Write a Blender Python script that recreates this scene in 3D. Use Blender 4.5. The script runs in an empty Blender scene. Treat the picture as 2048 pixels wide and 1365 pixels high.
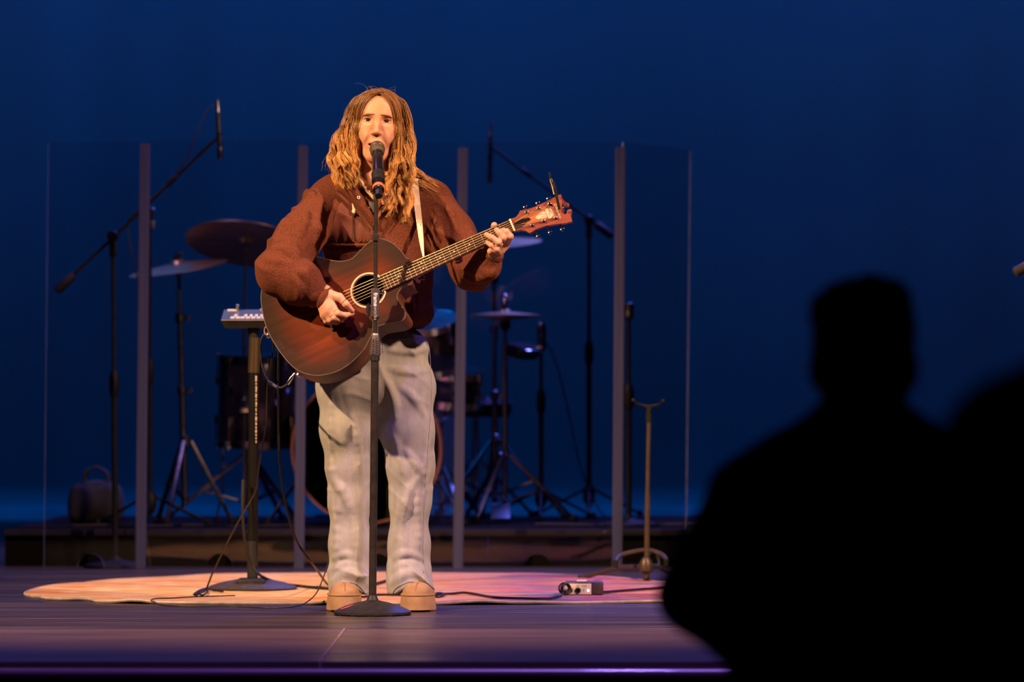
import bpy, bmesh, math, random
import numpy as np
from mathutils import Vector, Matrix
from mathutils.bvhtree import BVHTree
from mathutils.geometry import delaunay_2d_cdt

random.seed(7); np.random.seed(7)
scene = bpy.context.scene
COL = scene.collection

# ------------------------------------------------------------------ camera
FPX, HX, HY = 8250.0, 1024.0, 810.0          # focal length in pixels, principal column, horizon row
CAMY, CAMZ = -13.3, 0.669                    # lens height above the stage deck (z = 0)
cam_d = bpy.data.cameras.new('camera')
cam_d.sensor_width = 36.0
cam_d.lens = FPX * 36.0 / 2048.0
cam_d.shift_y = (HY - 682.5) / 2048.0
cam_d.clip_end = 200
cam_d.dof.use_dof = True
cam_d.dof.focus_distance = 13.22
cam_d.dof.aperture_fstop = 2.8
cam = bpy.data.objects.new('camera', cam_d)
cam.location = (0, CAMY, CAMZ)
cam.rotation_euler = (math.pi / 2, 0, 0)
COL.objects.link(cam)
scene.camera = cam

# ------------------------------------------------------------------ world, lights, exposure
world = bpy.data.worlds.new('dark_hall'); scene.world = world
world.use_nodes = True
world.node_tree.nodes['Background'].inputs[0].default_value = (0.25, 0.28, 0.5, 1)
world.node_tree.nodes['Background'].inputs[1].default_value = 0.0015
vs = scene.view_settings
vs.view_transform = 'Standard'; vs.look = 'None'; vs.gamma = 1.0; vs.use_curve_mapping = False
vs.exposure = 0.0

def spot(name, loc, target, power, color, size_deg, blend=0.4, radius=0.12):
    l = bpy.data.lights.new(name, 'SPOT')
    l.energy = power; l.color = color; l.spot_size = math.radians(size_deg)
    l.spot_blend = blend; l.shadow_soft_size = radius
    o = bpy.data.objects.new(name, l); COL.objects.link(o)
    o.location = loc
    o.rotation_euler = (Vector(target) - Vector(loc)).to_track_quat('-Z', 'Y').to_euler()
    return o
def area(name, loc, target, power, color, sx, sy):
    l = bpy.data.lights.new(name, 'AREA'); l.shape = 'RECTANGLE'
    l.energy = power; l.color = color; l.size = sx; l.size_y = sy
    o = bpy.data.objects.new(name, l); COL.objects.link(o)
    o.location = loc
    o.rotation_euler = (Vector(target) - Vector(loc)).to_track_quat('-Z', 'Y').to_euler()
    return o
# two warm front-of-house profiles crossing from the left and right boxes
spot('front_of_house_key', (-6.8, -5.0, 6.5), (-0.42, 0.45, 0.85), 8600, (1.0, 0.58, 0.28), 33, 0.75)
spot('front_of_house_fill', (6.2, -5.0, 6.5), (-0.30, 0.45, 0.85), 6900, (1.0, 0.56, 0.34), 33, 0.75)
# overhead blue and violet stage wash
spot('overhead_blue_wash', (1.6, 7.4, 6.4), (-0.4, 4.2, 0.3), 2600, (0.14, 0.15, 1.0), 56, 0.6, 0.45)
spot('overhead_lavender_wash', (-3.2, 2.2, 6.4), (-0.7, 4.4, 0.8), 700, (0.5, 0.32, 1.0), 46, 0.6, 0.4)
spot('overhead_violet_wash', (-2.6, 1.8, 6.4), (-0.4, 1.2, 0.3), 110, (0.7, 0.4, 1.0), 70, 0.6, 0.2)
spot('apron_blue_wash', (0.5, -4.6, 6.5), (0.1, -2.1, 0.0), 1300, (0.36, 0.18, 1.0), 46, 0.7, 0.2)
# batten of blue floods hung in front of the cyclorama
area('cyclorama_batten', (0.2, 9.2, 7.0), (0.1, 10.7, 2.0), 166, (0.0, 0.20, 1.0), 11.0, 0.3)

# ------------------------------------------------------------------ pixel helpers
def P(px, py, d):
    return Vector(((px - HX) * d / FPX, d + CAMY, CAMZ - (py - HY) * d / FPX))
def floor_px(px, py, z=0.0):
    d = FPX * (CAMZ - z) / (py - HY)
    return P(px, py, d)
CAM = Vector((0, CAMY, CAMZ))

# ------------------------------------------------------------------ objects
def setp(o, label=None, cat=None, group=None, kind=None):
    if label: o['label'] = label
    if cat: o['category'] = cat
    if group: o['group'] = group
    if kind: o['kind'] = kind
    return o
MW = {}
def thing(name, loc, label, cat, group=None, mat4=None):
    o = bpy.data.objects.new(name, None)
    o.empty_display_size = 0.1
    COL.objects.link(o)
    m = mat4 if mat4 is not None else Matrix.Translation(Vector(loc))
    o.matrix_world = m
    MW[o.name] = m.copy()
    return setp(o, label, cat, group)
def mk(name, verts, faces, mat, parent=None, smooth=True, world=True, col=None, loc=None, fattr=None):
    """one mesh object; verts given in world space (world=True) or in the parent's frame"""
    verts = np.asarray([tuple(v) for v in verts] if not isinstance(verts, np.ndarray) else verts, dtype=np.float64)
    m = Matrix.Identity(4)
    if parent is not None:
        pm = MW[parent.name]
        if world:
            inv = np.array(pm.inverted())
            verts = verts @ inv[:3, :3].T + inv[:3, 3]
        m = pm.copy()
    elif loc is not None:
        verts = verts - np.array(loc)
        m = Matrix.Translation(Vector(loc))
    me = bpy.data.meshes.new(name)
    me.from_pydata(verts.tolist(), [], faces if isinstance(faces, list) else faces.tolist())
    me.update()
    if smooth:
        me.polygons.foreach_set('use_smooth', np.ones(len(me.polygons), dtype=bool))
        if smooth == 'auto':
            me.polygons.foreach_set('use_smooth', np.ones(len(me.polygons), dtype=bool))
            try: me.set_sharp_from_angle(angle=math.radians(38))
            except Exception: pass
    if col is not None:
        a = me.color_attributes.new('Col', 'FLOAT_COLOR', 'POINT')
        c = np.ones((len(verts), 4), dtype=np.float32); c[:, :3] = col
        a.data.foreach_set('color', c.ravel())
    if fattr is not None:
        a = me.attributes.new('burst', 'FLOAT', 'POINT')
        a.data.foreach_set('value', np.asarray(fattr, dtype=np.float32))
    o = bpy.data.objects.new(name, me)
    me.materials.append(mat)
    COL.objects.link(o)
    if parent is not None:
        o.parent = parent
    else:
        o.matrix_world = m
    MW[o.name] = m
    return o

class MB:
    """collects shapes into one mesh"""
    def __init__(s): s.v = []; s.f = []
    def add(s, vs, fs):
        b = len(s.v); s.v += [tuple(v) for v in vs]; s.f += [tuple(i + b for i in f) for f in fs]; return s
    def box(s, c, size, R=None, bevel=0.0):
        bm = bmesh.new(); bmesh.ops.create_cube(bm, size=1.0)
        for v in bm.verts: v.co = Vector((v.co.x * size[0], v.co.y * size[1], v.co.z * size[2]))
        if bevel > 0: bmesh.ops.bevel(bm, geom=bm.edges[:], offset=bevel, segments=2, affect='EDGES', profile=0.6)
        R = R or Matrix.Identity(3); c = Vector(c)
        bm.verts.ensure_lookup_table()
        s.add([c + R @ v.co for v in bm.verts], [[v.index for v in f.verts] for f in bm.faces]); bm.free(); return s
    def tube(s, pts, r, n=10, caps=True, closed=False, sq=1.0):
        pts = [Vector(p) for p in pts]; m = len(pts)
        rs = r if isinstance(r, (list, tuple)) else [r] * m
        t = []
        for i in range(m):
            if closed: d = pts[(i + 1) % m] - pts[i - 1]
            else: d = pts[min(i + 1, m - 1)] - pts[max(i - 1, 0)]
            if d.length < 1e-9: d = Vector((0, 0, 1))
            t.append(d.normalized())
        ref = Vector((0, 0, 1)) if abs(t[0].z) < 0.9 else Vector((1, 0, 0))
        a = t[0].cross(ref).normalized(); vs = []
        for i in range(m):
            a = (a - t[i] * a.dot(t[i])); a = a.normalized() if a.length > 1e-6 else t[i].orthogonal().normalized()
            b = t[i].cross(a)
            for k in range(n):
                an = 2 * math.pi * k / n
                vs.append(pts[i] + (a * math.cos(an) + b * math.sin(an) * sq) * rs[i])
        fs = []
        for i in range(m if closed else m - 1):
            j = (i + 1) % m
            for k in range(n):
                fs.append((i * n + k, i * n + (k + 1) % n, j * n + (k + 1) % n, j * n + k))
        if caps and not closed:
            fs.append(tuple(range(n - 1, -1, -1))); fs.append(tuple((m - 1) * n + k for k in range(n)))
        return s.add(vs, fs)
    def cyl(s, a, b, r1, r2=None, n=14):
        return s.tube([a, b], [r1, r1 if r2 is None else r2], n)
    def lathe(s, prof, origin=(0, 0, 0), axis=(0, 0, 1), n=28, caps=True):
        """prof: list of (radius, height)"""
        q = Vector(axis).normalized().to_track_quat('Z', 'Y').to_matrix(); o = Vector(origin); vs = []; fs = []
        for (r, h) in prof:
            for k in range(n):
                an = 2 * math.pi * k / n
                vs.append(o + q @ Vector((max(r, 1e-4) * math.cos(an), max(r, 1e-4) * math.sin(an), h)))
        for i in range(len(prof) - 1):
            for k in range(n): fs.append((i * n + k, i * n + (k + 1) % n, (i + 1) * n + (k + 1) % n, (i + 1) * n + k))
        if caps: fs.append(tuple(range(n - 1, -1, -1))); fs.append(tuple((len(prof) - 1) * n + k for k in range(n)))
        return s.add(vs, fs)
    def ball(s, c, r, n=12, sc=(1, 1, 1)):
        prof = [(math.sin(math.pi * i / n) * r, -math.cos(math.pi * i / n) * r) for i in range(n + 1)]
        b = len(s.v); s.lathe(prof, (0, 0, 0), (0, 0, 1), n * 2)
        c = Vector(c)
        for i in range(b, len(s.v)):
            v = s.v[i]; s.v[i] = (v[0] * sc[0] + c.x, v[1] * sc[1] + c.y, v[2] * sc[2] + c.z)
        return s
    def ring(s, c, axis, R, r, n=40, m=8):
        q = Vector(axis).normalized().to_track_quat('Z', 'Y').to_matrix(); c = Vector(c)
        return s.tube([c + q @ Vector((R * math.cos(2 * math.pi * i / n), R * math.sin(2 * math.pi * i / n), 0)) for i in range(n)], r, m, closed=True)
    def prism(s, poly, vec):
        """polygon of points extruded along vec"""
        poly = [Vector(p) for p in poly]; n = len(poly); vec = Vector(vec)
        vs = poly + [p + vec for p in poly]
        fs = [tuple(range(n)), tuple(range(2 * n - 1, n - 1, -1))]
        for i in range(n): fs.append((i, i + n, (i + 1) % n + n, (i + 1) % n))
        return s.add(vs, fs)
    def build(s, name, mat, parent=None, smooth='auto', world=True, loc=None):
        return mk(name, s.v, s.f, mat, parent, smooth, world, loc=loc)

def cat(pts, sub=8, closed=False):
    pts = [Vector(p) for p in pts]; n = len(pts); out = []
    rng = range(n) if closed else range(n - 1)
    for i in rng:
        g = (lambda k: pts[k % n]) if closed else (lambda k: pts[max(0, min(n - 1, k))])
        p0, p1, p2, p3 = g(i - 1), g(i), g(i + 1), g(i + 2)
        for j in range(sub):
            t = j / sub
            out.append(0.5 * ((2 * p1) + (p2 - p0) * t + (2 * p0 - 5 * p1 + 4 * p2 - p3) * t * t + (3 * p1 - p0 - 3 * p2 + p3) * t ** 3))
    if not closed: out.append(pts[-1])
    return out

def text_mesh(body, size, extrude, shear=0.0, font_bold=0.0):
    cu = bpy.data.curves.new('txt', 'FONT'); cu.body = body; cu.size = size; cu.extrude = extrude; cu.shear = shear
    cu.offset = font_bold; cu.resolution_u = 3; cu.align_x = 'LEFT'; cu.align_y = 'CENTER'
    o = bpy.data.objects.new('txt', cu); COL.objects.link(o)
    me = bpy.data.meshes.new_from_object(o.evaluated_get(bpy.context.evaluated_depsgraph_get()))
    vs = [v.co.copy() for v in me.vertices]; fs = [tuple(p.vertices) for p in me.polygons]
    bpy.data.objects.remove(o); bpy.data.curves.remove(cu); bpy.data.meshes.remove(me)
    return vs, fs

# ------------------------------------------------------------------ materials
def mat(name, base, rough=0.5, metal=0.0, spec=0.5, var=None, vscale=(8, 8, 8), bump=None, sheen=0.0, sss=0.0,
        emit=None, estr=0.0, coat=0.0, attr=False, attr_mix=None, detail=4.0, trans=0.0, rvar=None):
    m = bpy.data.materials.new(name); m.use_nodes = True
    nt = m.node_tree; b = nt.nodes['Principled BSDF']; L = nt.links
    b.inputs['Base Color'].default_value = (*base, 1); b.inputs['Roughness'].default_value = rough
    b.inputs['Metallic'].default_value = metal; b.inputs['Specular IOR Level'].default_value = spec
    b.inputs['Sheen Weight'].default_value = sheen; b.inputs['Coat Weight'].default_value = coat
    b.inputs['Transmission Weight'].default_value = trans
    if sheen: b.inputs['Sheen Tint'].default_value = (*[min(1, c * 2.5) for c in base], 1)
    if sss:
        b.inputs['Subsurface Weight'].default_value = sss
        b.inputs['Subsurface Radius'].default_value = (0.012, 0.005, 0.003); b.inputs['Subsurface Scale'].default_value = 0.6
    if emit: b.inputs['Emission Color'].default_value = (*emit, 1); b.inputs['Emission Strength'].default_value = estr
    tc = nt.nodes.new('ShaderNodeTexCoord')
    def noise(scale3, det=detail):
        mp = nt.nodes.new('ShaderNodeMapping'); mp.inputs['Scale'].default_value = scale3
        L.new(tc.outputs['Object'], mp.inputs[0])
        n = nt.nodes.new('ShaderNodeTexNoise'); n.inputs['Scale'].default_value = 1.0; n.inputs['Detail'].default_value = det
        L.new(mp.outputs[0], n.inputs['Vector']); return n
    src = None
    if attr:
        at = nt.nodes.new('ShaderNodeAttribute'); at.attribute_name = 'Col'; src = at.outputs['Color']
        L.new(src, b.inputs['Base Color'])
    if var:
        n = noise(vscale)
        cr = nt.nodes.new('ShaderNodeValToRGB'); els = cr.color_ramp.elements
        cols = var
        els[0].position = 0.3; els[0].color = (*cols[0], 1); els[1].position = 0.7; els[1].color = (*cols[-1], 1)
        for i in range(1, len(cols) - 1):
            e = els.new(0.3 + 0.4 * i / (len(cols) - 1)); e.color = (*cols[i], 1)
        L.new(n.outputs['Fac'], cr.inputs[0])
        if src is not None:
            mx = nt.nodes.new('ShaderNodeMix'); mx.data_type = 'RGBA'; mx.blend_type = 'MULTIPLY'; mx.inputs[0].default_value = 1.0
            L.new(src, mx.inputs[6]); L.new(cr.outputs[0], mx.inputs[7]); L.new(mx.outputs[2], b.inputs['Base Color'])
        else: L.new(cr.outputs[0], b.inputs['Base Color'])
    if rvar:
        n = noise(rvar[0]); mr = nt.nodes.new('ShaderNodeMapRange')
        mr.inputs['From Min'].default_value = 0.3; mr.inputs['From Max'].default_value = 0.7
        mr.inputs['To Min'].default_value = rvar[1]; mr.inputs['To Max'].default_value = rvar[2]
        L.new(n.outputs['Fac'], mr.inputs[0]); L.new(mr.outputs[0], b.inputs['Roughness'])
    if bump:
        n = noise(bump[0], 3.0); bp = nt.nodes.new('ShaderNodeBump')
        bp.inputs['Strength'].default_value = bump[1]; bp.inputs['Distance'].default_value = bump[2] if len(bump) > 2 else 0.004
        L.new(n.outputs['Fac'], bp.inputs['Height']); L.new(bp.outputs[0], b.inputs['Normal'])
    return m

m_black = mat('black_powder_coat', (0.01, 0.01, 0.012), 0.5, 0.0, 0.15, var=[(0.005,) * 3, (0.010,) * 3], vscale=(30, 30, 30))
m_blackgloss = mat('black_gloss', (0.008, 0.008, 0.01), 0.35, 0.0, 0.12, var=[(0.006,) * 3, (0.011,) * 3], vscale=(12, 12, 12))
m_blackplastic = mat('black_plastic', (0.014, 0.013, 0.015), 0.55, 0.0, 0.3, var=[(0.01,) * 3, (0.02, 0.019, 0.021)], vscale=(60, 60, 60))
m_rubber = mat('black_rubber', (0.01, 0.01, 0.01), 0.8, spec=0.15, var=[(0.008,) * 3, (0.014,) * 3], vscale=(80, 80, 80))
m_cable = mat('cable_rubber', (0.014, 0.012, 0.012), 0.5, 0.0, 0.25, var=[(0.01, 0.009, 0.009), (0.02, 0.017, 0.017)], vscale=(40, 40, 40))
m_chrome = mat('chrome', (0.75, 0.75, 0.78), 0.12, 1.0, var=[(0.68, 0.68, 0.7), (0.8, 0.8, 0.83)], vscale=(20, 20, 20))
m_stand = mat('satin_nickel', (0.3, 0.29, 0.3), 0.28, 1.0, var=[(0.24, 0.23, 0.24), (0.34, 0.33, 0.34)], vscale=(20, 20, 20))
m_steel = mat('dull_steel', (0.45, 0.44, 0.45), 0.32, 1.0, var=[(0.38, 0.37, 0.38), (0.5, 0.49, 0.5)], vscale=(40, 40, 40))
m_darksteel = mat('dark_steel', (0.10, 0.10, 0.11), 0.34, 1.0, var=[(0.07, 0.07, 0.08), (0.14, 0.14, 0.15)], vscale=(40, 40, 40))
m_greymetal = mat('grey_satin_paint', (0.075, 0.062, 0.07), 0.36, 0.2, var=[(0.06, 0.05, 0.056), (0.09, 0.075, 0.085)], vscale=(50, 50, 50))
m_bronze = mat('cymbal_bronze', (0.72, 0.50, 0.26), 0.4, 1.0, var=[(0.55, 0.36, 0.18), (0.78, 0.55, 0.3)], vscale=(9, 9, 60))
m_white = mat('white_print', (0.8, 0.8, 0.8), 0.6, var=[(0.75,) * 3, (0.82,) * 3], vscale=(90, 90, 90))

# ------------------------------------------------------------------ implicit surfaces
F32 = np.float32
def v3(p): return np.array(tuple(p), dtype=F32)
def smin(a, b, k):
    if k <= 0: return np.minimum(a, b)
    h = np.maximum(k - np.abs(a - b), 0) / k
    return np.minimum(a, b) - h * h * (k * 0.25)
def smax(a, b, k): return -smin(-a, -b, k)
def cap(a, b, ra, rb=None, sy=1.0):
    a = v3(a); b = v3(b); rb = ra if rb is None else rb; ab = b - a; L2 = float(ab @ ab) + 1e-12
    def f(X, Y, Z):
        x = X - a[0]; y = Y - a[1]; z = Z - a[2]
        t = np.clip((x * ab[0] + y * ab[1] + z * ab[2]) / L2, 0, 1)
        return np.sqrt((x - t * ab[0]) ** 2 + ((y - t * ab[1]) * sy) ** 2 + (z - t * ab[2]) ** 2) - (ra + t * (rb - ra))
    f.bb = (np.minimum(a - ra, b - rb), np.maximum(a + ra, b + rb)); return f
def ell(c, r, R=None):
    c = v3(c); r = np.array(r, dtype=F32); Rm = None if R is None else np.array(R.transposed(), dtype=F32)
    def f(X, Y, Z):
        x = X - c[0]; y = Y - c[1]; z = Z - c[2]
        if Rm is not None:
            x, y, z = Rm[0, 0] * x + Rm[0, 1] * y + Rm[0, 2] * z, Rm[1, 0] * x + Rm[1, 1] * y + Rm[1, 2] * z, Rm[2, 0] * x + Rm[2, 1] * y + Rm[2, 2] * z
        k0 = np.sqrt((x / r[0]) ** 2 + (y / r[1]) ** 2 + (z / r[2]) ** 2) + 1e-6
        k1 = np.sqrt((x / r[0] ** 2) ** 2 + (y / r[1] ** 2) ** 2 + (z / r[2] ** 2) ** 2) + 1e-6
        return k0 * (k0 - 1) / k1
    m = float(r.max()); f.bb = (c - m, c + m); return f
class SDF:
    def __init__(s): s.ops = []; s.post = None
    def add(s, p, k=0.02): s.ops.append((p, k, 1)); return s
    def sub(s, p, k=0.01): s.ops.append((p, k, -1)); return s
    def chain(s, pts, rs, k=0.015, k0=None):
        for i in range(len(pts) - 1): s.add(cap(pts[i], pts[i + 1], rs[i], rs[i + 1]), (k0 if (i == 0 and k0 is not None) else k))
        return s
    def eval(s, X, Y, Z):
        d = None
        for (p, k, sg) in s.ops:
            v = p(X, Y, Z)
            d = v if d is None else (smin(d, v, k) if sg > 0 else smax(d, -v, k))
        if s.post: d = s.post(X, Y, Z, d)
        return d
    def mesh(s, h, pad=0.03):
        lo = np.min([p.bb[0] for p, k, g in s.ops if g > 0], axis=0) - pad
        hi = np.max([p.bb[1] for p, k, g in s.ops if g > 0], axis=0) + pad
        n = np.ceil((hi - lo) / h).astype(int) + 1
        xs = (lo[0] + h * np.arange(n[0])).astype(F32); ys = (lo[1] + h * np.arange(n[1])).astype(F32); zs = (lo[2] + h * np.arange(n[2])).astype(F32)
        F = np.empty(tuple(n), dtype=F32)
        step = max(1, int(400000 / (n[1] * n[2])))
        for i in range(0, n[0], step):
            X, Y, Z = np.meshgrid(xs[i:i + step], ys, zs, indexing='ij')
            F[i:i + step] = s.eval(X, Y, Z)
        return surface_nets(F, lo, h)
def surface_nets(F, lo, h):
    I = F < 0
    nx, ny, nz = F.shape
    cnt = np.zeros((nx - 1, ny - 1, nz - 1), dtype=np.int8)
    for a in (0, 1):
        for b in (0, 1):
            for c in (0, 1): cnt += I[a:nx - 1 + a, b:ny - 1 + b, c:nz - 1 + c]
    mix = (cnt > 0) & (cnt < 8)
    ci = np.argwhere(mix); idx = -np.ones(mix.shape, dtype=np.int64); idx[mix] = np.arange(len(ci))
    acc = np.zeros((len(ci), 3)); num = np.zeros(len(ci))
    cor = [(a, b, c) for a in (0, 1) for b in (0, 1) for c in (0, 1)]
    for p in cor:
        for ax in range(3):
            if p[ax]: continue
            q = list(p); q[ax] = 1
            fa = F[ci[:, 0] + p[0], ci[:, 1] + p[1], ci[:, 2] + p[2]]; fb = F[ci[:, 0] + q[0], ci[:, 1] + q[1], ci[:, 2] + q[2]]
            x = (fa < 0) != (fb < 0)
            t = np.where(x, fa / np.where(x, fa - fb, 1), 0)
            pt = np.repeat(np.array([p], dtype=float), len(ci), 0); pt[:, ax] += t
            acc[x] += pt[x]; num[x] += 1
    V = lo + h * (ci + acc / num[:, None])
    faces = []
    for ax in range(3):
        s0 = [slice(None)] * 3; s1 = [slice(None)] * 3; s0[ax] = slice(0, -1); s1[ax] = slice(1, None)
        A = I[tuple(s0)]; B = I[tuple(s1)]
        e = np.argwhere(A != B); o1, o2 = [(1, 2), (2, 0), (0, 1)][ax]
        dims = mix.shape
        ok = (e[:, o1] > 0) & (e[:, o2] > 0) & (e[:, o1] < dims[o1]) & (e[:, o2] < dims[o2]); e = e[ok]
        fl = A[e[:, 0], e[:, 1], e[:, 2]]
        def cell(d1, d2):
            c = e.copy(); c[:, o1] += d1; c[:, o2] += d2; return idx[c[:, 0], c[:, 1], c[:, 2]]
        q = np.stack([cell(-1, -1), cell(0, -1), cell(0, 0), cell(-1, 0)], 1)
        q[~fl] = q[~fl][:, ::-1]; faces.append(q)
    return V, np.concatenate(faces)

def inside_poly(pts, poly):
    x = pts[:, 0]; y = pts[:, 1]; c = np.zeros(len(pts), bool); n = len(poly); j = n - 1
    for i in range(n):
        xi, yi = poly[i]; xj, yj = poly[j]
        c ^= ((yi > y) != (yj > y)) & (x < (xj - xi) * (y - yi) / ((yj - yi) + 1e-12) + xi); j = i
    return c
def dist_poly(pts, poly):
    poly = np.asarray(poly, float); a = poly; b = np.roll(poly, -1, 0); best = np.full(len(pts), 1e9)
    for i in range(len(a)):
        ab = b[i] - a[i]; t = np.clip(((pts - a[i]) @ ab) / (ab @ ab + 1e-12), 0, 1)
        best = np.minimum(best, np.linalg.norm(pts - a[i] - t[:, None] * ab, axis=1))
    return best
def fill2d(outer, step, holes=()):
    """triangulate a polygon with interior grid points -> pts(n,2), tris, edge distance"""
    outer = np.asarray(outer, float); lo = outer.min(0); hi = outer.max(0)
    gx, gy = np.meshgrid(np.arange(lo[0] + step / 2, hi[0], step), np.arange(lo[1] + step / 2, hi[1], step))
    g = np.stack([gx.ravel(), gy.ravel()], 1)
    ok = inside_poly(g, outer) & (dist_poly(g, outer) > step * 0.4)
    for hl in holes: ok &= ~inside_poly(g, hl) & (dist_poly(g, hl) > step * 0.4)
    g = g[ok]
    vs = [Vector(p) for p in outer]; es = [(i, (i + 1) % len(outer)) for i in range(len(outer))]
    for hl in holes:
        b = len(vs); vs += [Vector(p) for p in hl]; es += [(b + i, b + (i + 1) % len(hl)) for i in range(len(hl))]
    vs += [Vector(p) for p in g]
    ov, oe, of, *_ = delaunay_2d_cdt(vs, es, [], 0, 1e-7)
    pts = np.array([tuple(v) for v in ov]); tr = np.array([f for f in of if len(f) == 3])
    c = pts[tr].mean(1); ok = inside_poly(c, outer)
    for hl in holes: ok &= ~inside_poly(c, hl)
    d = dist_poly(pts, outer)
    return pts, tr[ok], d
def bvh_of(V, Fc):
    return BVHTree.FromPolygons([tuple(v) for v in V], [tuple(int(i) for i in f) for f in Fc])
def ray(px, py):
    return Vector(((px - HX) / FPX, 1.0, -(py - HY) / FPX)).normalized()
def drape(poly, bvh, off=0.002, thick=0.004, step=4.0, puff=0.0, pufflen=6.0, wave=None, dmax=99):
    """a thick patch laid on a surface; poly outlines it as seen from the front"""
    pts, tr, d = fill2d(poly, step)
    hits = []
    for p in pts:
        h = bvh.ray_cast(CAM, ray(p[0], p[1]))
        hits.append(h[0])
    known = [(i, h) for i, h in enumerate(hits) if h is not None and h.y - CAMY < dmax]
    for i, h in enumerate(hits):
        if h is None or h.y - CAMY >= dmax:
            j, hh = min(known, key=lambda kh: (pts[kh[0]][0] - pts[i][0]) ** 2 + (pts[kh[0]][1] - pts[i][1]) ** 2)
            hits[i] = P(pts[i][0], pts[i][1], hh.y - CAMY)
    top = []; bot = []
    for i, h in enumerate(hits):
        r = ray(*pts[i]); e = 1 - math.exp(-d[i] / pufflen)
        w = wave(*pts[i]) if wave else 0
        top.append(h - r * (off + thick * (0.35 + 0.65 * e) + puff * e + w)); bot.append(h - r * (off - 0.002))
    n = len(pts); V = top + bot; Fs = [tuple(int(x) for x in t) for t in tr] + [tuple(int(x) + n for x in t[::-1]) for t in tr]
    cnt = {}
    for t in tr:
        for k in range(3):
            e = (int(t[k]), int(t[(k + 1) % 3])); cnt[e] = 1
    for (a, b) in list(cnt):
        if (b, a) not in cnt: Fs.append((b, a, a + n, b + n))
    return V, Fs
# ================================================================== SETTING
def nodes(m): return m.node_tree, m.node_tree.nodes, m.node_tree.links
m_deck = mat('stage_deck', (0.03, 0.024, 0.022), 0.3, spec=0.22, var=[(0.018, 0.012, 0.009), (0.032, 0.022, 0.017), (0.044, 0.031, 0.024), (0.13, 0.095, 0.07)],
             vscale=(0.9, 22, 1), rvar=((0.8, 16, 1), 0.24, 0.46), bump=((1.5, 40, 1), 0.25, 0.002), detail=7)
m_apron = mat('apron_panel', (0.03, 0.028, 0.034), 0.3, spec=0.18, var=[(0.065, 0.042, 0.042), (0.095, 0.062, 0.06)],
              vscale=(2.2, 5, 1), rvar=((1.2, 6, 1), 0.30, 0.46), bump=((60, 60, 1), 0.06, 0.001), detail=5)
m_fascia = mat('fascia_black', (0.008, 0.007, 0.008), 0.6, var=[(0.006,) * 3, (0.011,) * 3], vscale=(5, 5, 20))
m_trimgloss = mat('lip_varnish', (0.05, 0.03, 0.05), 0.3, 0.0, 1.0, var=[(0.12, 0.06, 0.09), (0.2, 0.1, 0.14)], vscale=(1.2, 20, 20), coat=0.6)
m_pit = mat('hall_carpet', (0.012, 0.011, 0.014), 0.9, var=[(0.008,) * 3, (0.016, 0.015, 0.018)], vscale=(40, 40, 40))
m_cyc = mat('cyclorama_cloth', (0.5, 0.56, 0.62), 0.95, spec=0.05, var=[(0.45, 0.50, 0.57), (0.55, 0.61, 0.66)], vscale=(0.7, 1, 0.35), bump=((160, 160, 90), 0.3, 0.004))

DF, DS, DB = 10.75, 12.32, 24.4        # distances from the lens: deck front, apron joint, back of stage
YF, YS = DF + CAMY, DS + CAMY
mb = MB(); mb.box((0, (YS + 12.6) / 2 + 0.003, -0.06), (16, 12.6 - YS - 0.006, 0.12), bevel=0.003)
fl = mb.build('floor', m_deck, smooth=False); setp(fl, kind='structure')
xs = [-7.82, -5.38, -2.94, -0.5, 1.94, 4.38, 6.82]
for i in range(len(xs) - 1):
    mb = MB(); mb.box(((xs[i] + xs[i + 1]) / 2, (YF + YS) / 2, -0.0135), (xs[i + 1] - xs[i] - 0.006, YS - YF - 0.006, 0.025), bevel=0.002)
    mb.build('floor_panel', m_apron, fl, smooth=False)
m_joint = mat('worn_joint_strip', (0.3, 0.2, 0.2), 0.5, 0.3, var=[(0.2, 0.13, 0.13), (0.36, 0.25, 0.25)], vscale=(9, 9, 9))
o = MB().box((-0.5, (YF + YS) / 2, -0.010), (0.0055, YS - YF - 0.004, 0.021)).build('trim_3', m_joint); setp(o, kind='structure')
mb = MB(); mb.box((0, YF + 0.8, -0.46), (16, 1.5, 0.84)); o = mb.build('wall_stage_front', m_fascia, smooth=False); setp(o, kind='structure')
mb = MB()
zc = -0.031
mb.tube([(-8, YF - 0.012, zc), (8, YF - 0.012, zc)], 0.014, 16)
o = mb.build('trim_1', m_trimgloss); setp(o, kind='structure')
o = MB().box((0, YF + 0.03, zc), (16, 0.07, 0.012)).build('trim_2', m_fascia); setp(o, kind='structure')
mb = MB(); mb.box((0, -8, -0.9), (22, 13, 0.04)); o = mb.build('floor_auditorium', m_pit, smooth=False); setp(o, kind='structure')

# cyclorama: hanging cloth whose hem lies bunched on the deck
YC = 23.9 + CAMY
nx, prof = 220, []
V = []; Fc = []
def cyc_prof(x):
    w = 0.012 * math.sin(x * 2.1) + 0.01 * math.sin(x * 5.3 + 1) + 0.006 * math.sin(x * 13 + 2)
    pool = 0.055 + 0.012 * math.sin(x * 3.1) + 0.010 * math.sin(x * 17.7 + 2)
    up = 0.045 + 0.02 * math.sin(x * 9.0) + 0.015 * math.sin(x * 23 + 1)
    pts = [(YC + w, 8.0), (YC + w, 4.0), (YC + w, 2.0), (YC + w, 1.0), (YC + w * 0.8, 0.5), (YC + w * 0.6, 0.20), (YC, 0.085)]
    for k in range(1, 8):
        t = k / 7
        pts.append((YC - pool * t * 2.2, 0.085 * (1 - t) ** 0.9 + up * math.sin(math.pi * t) * 0.22))
    pts.append((YC - 0.01 - pool * 2.25, 0.004))
    return pts
for i in range(nx):
    x = -8 + 16 * i / (nx - 1)
    pr = cyc_prof(x); m_ = len(pr)
    V += [(x, y, z) for (y, z) in pr]
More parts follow.
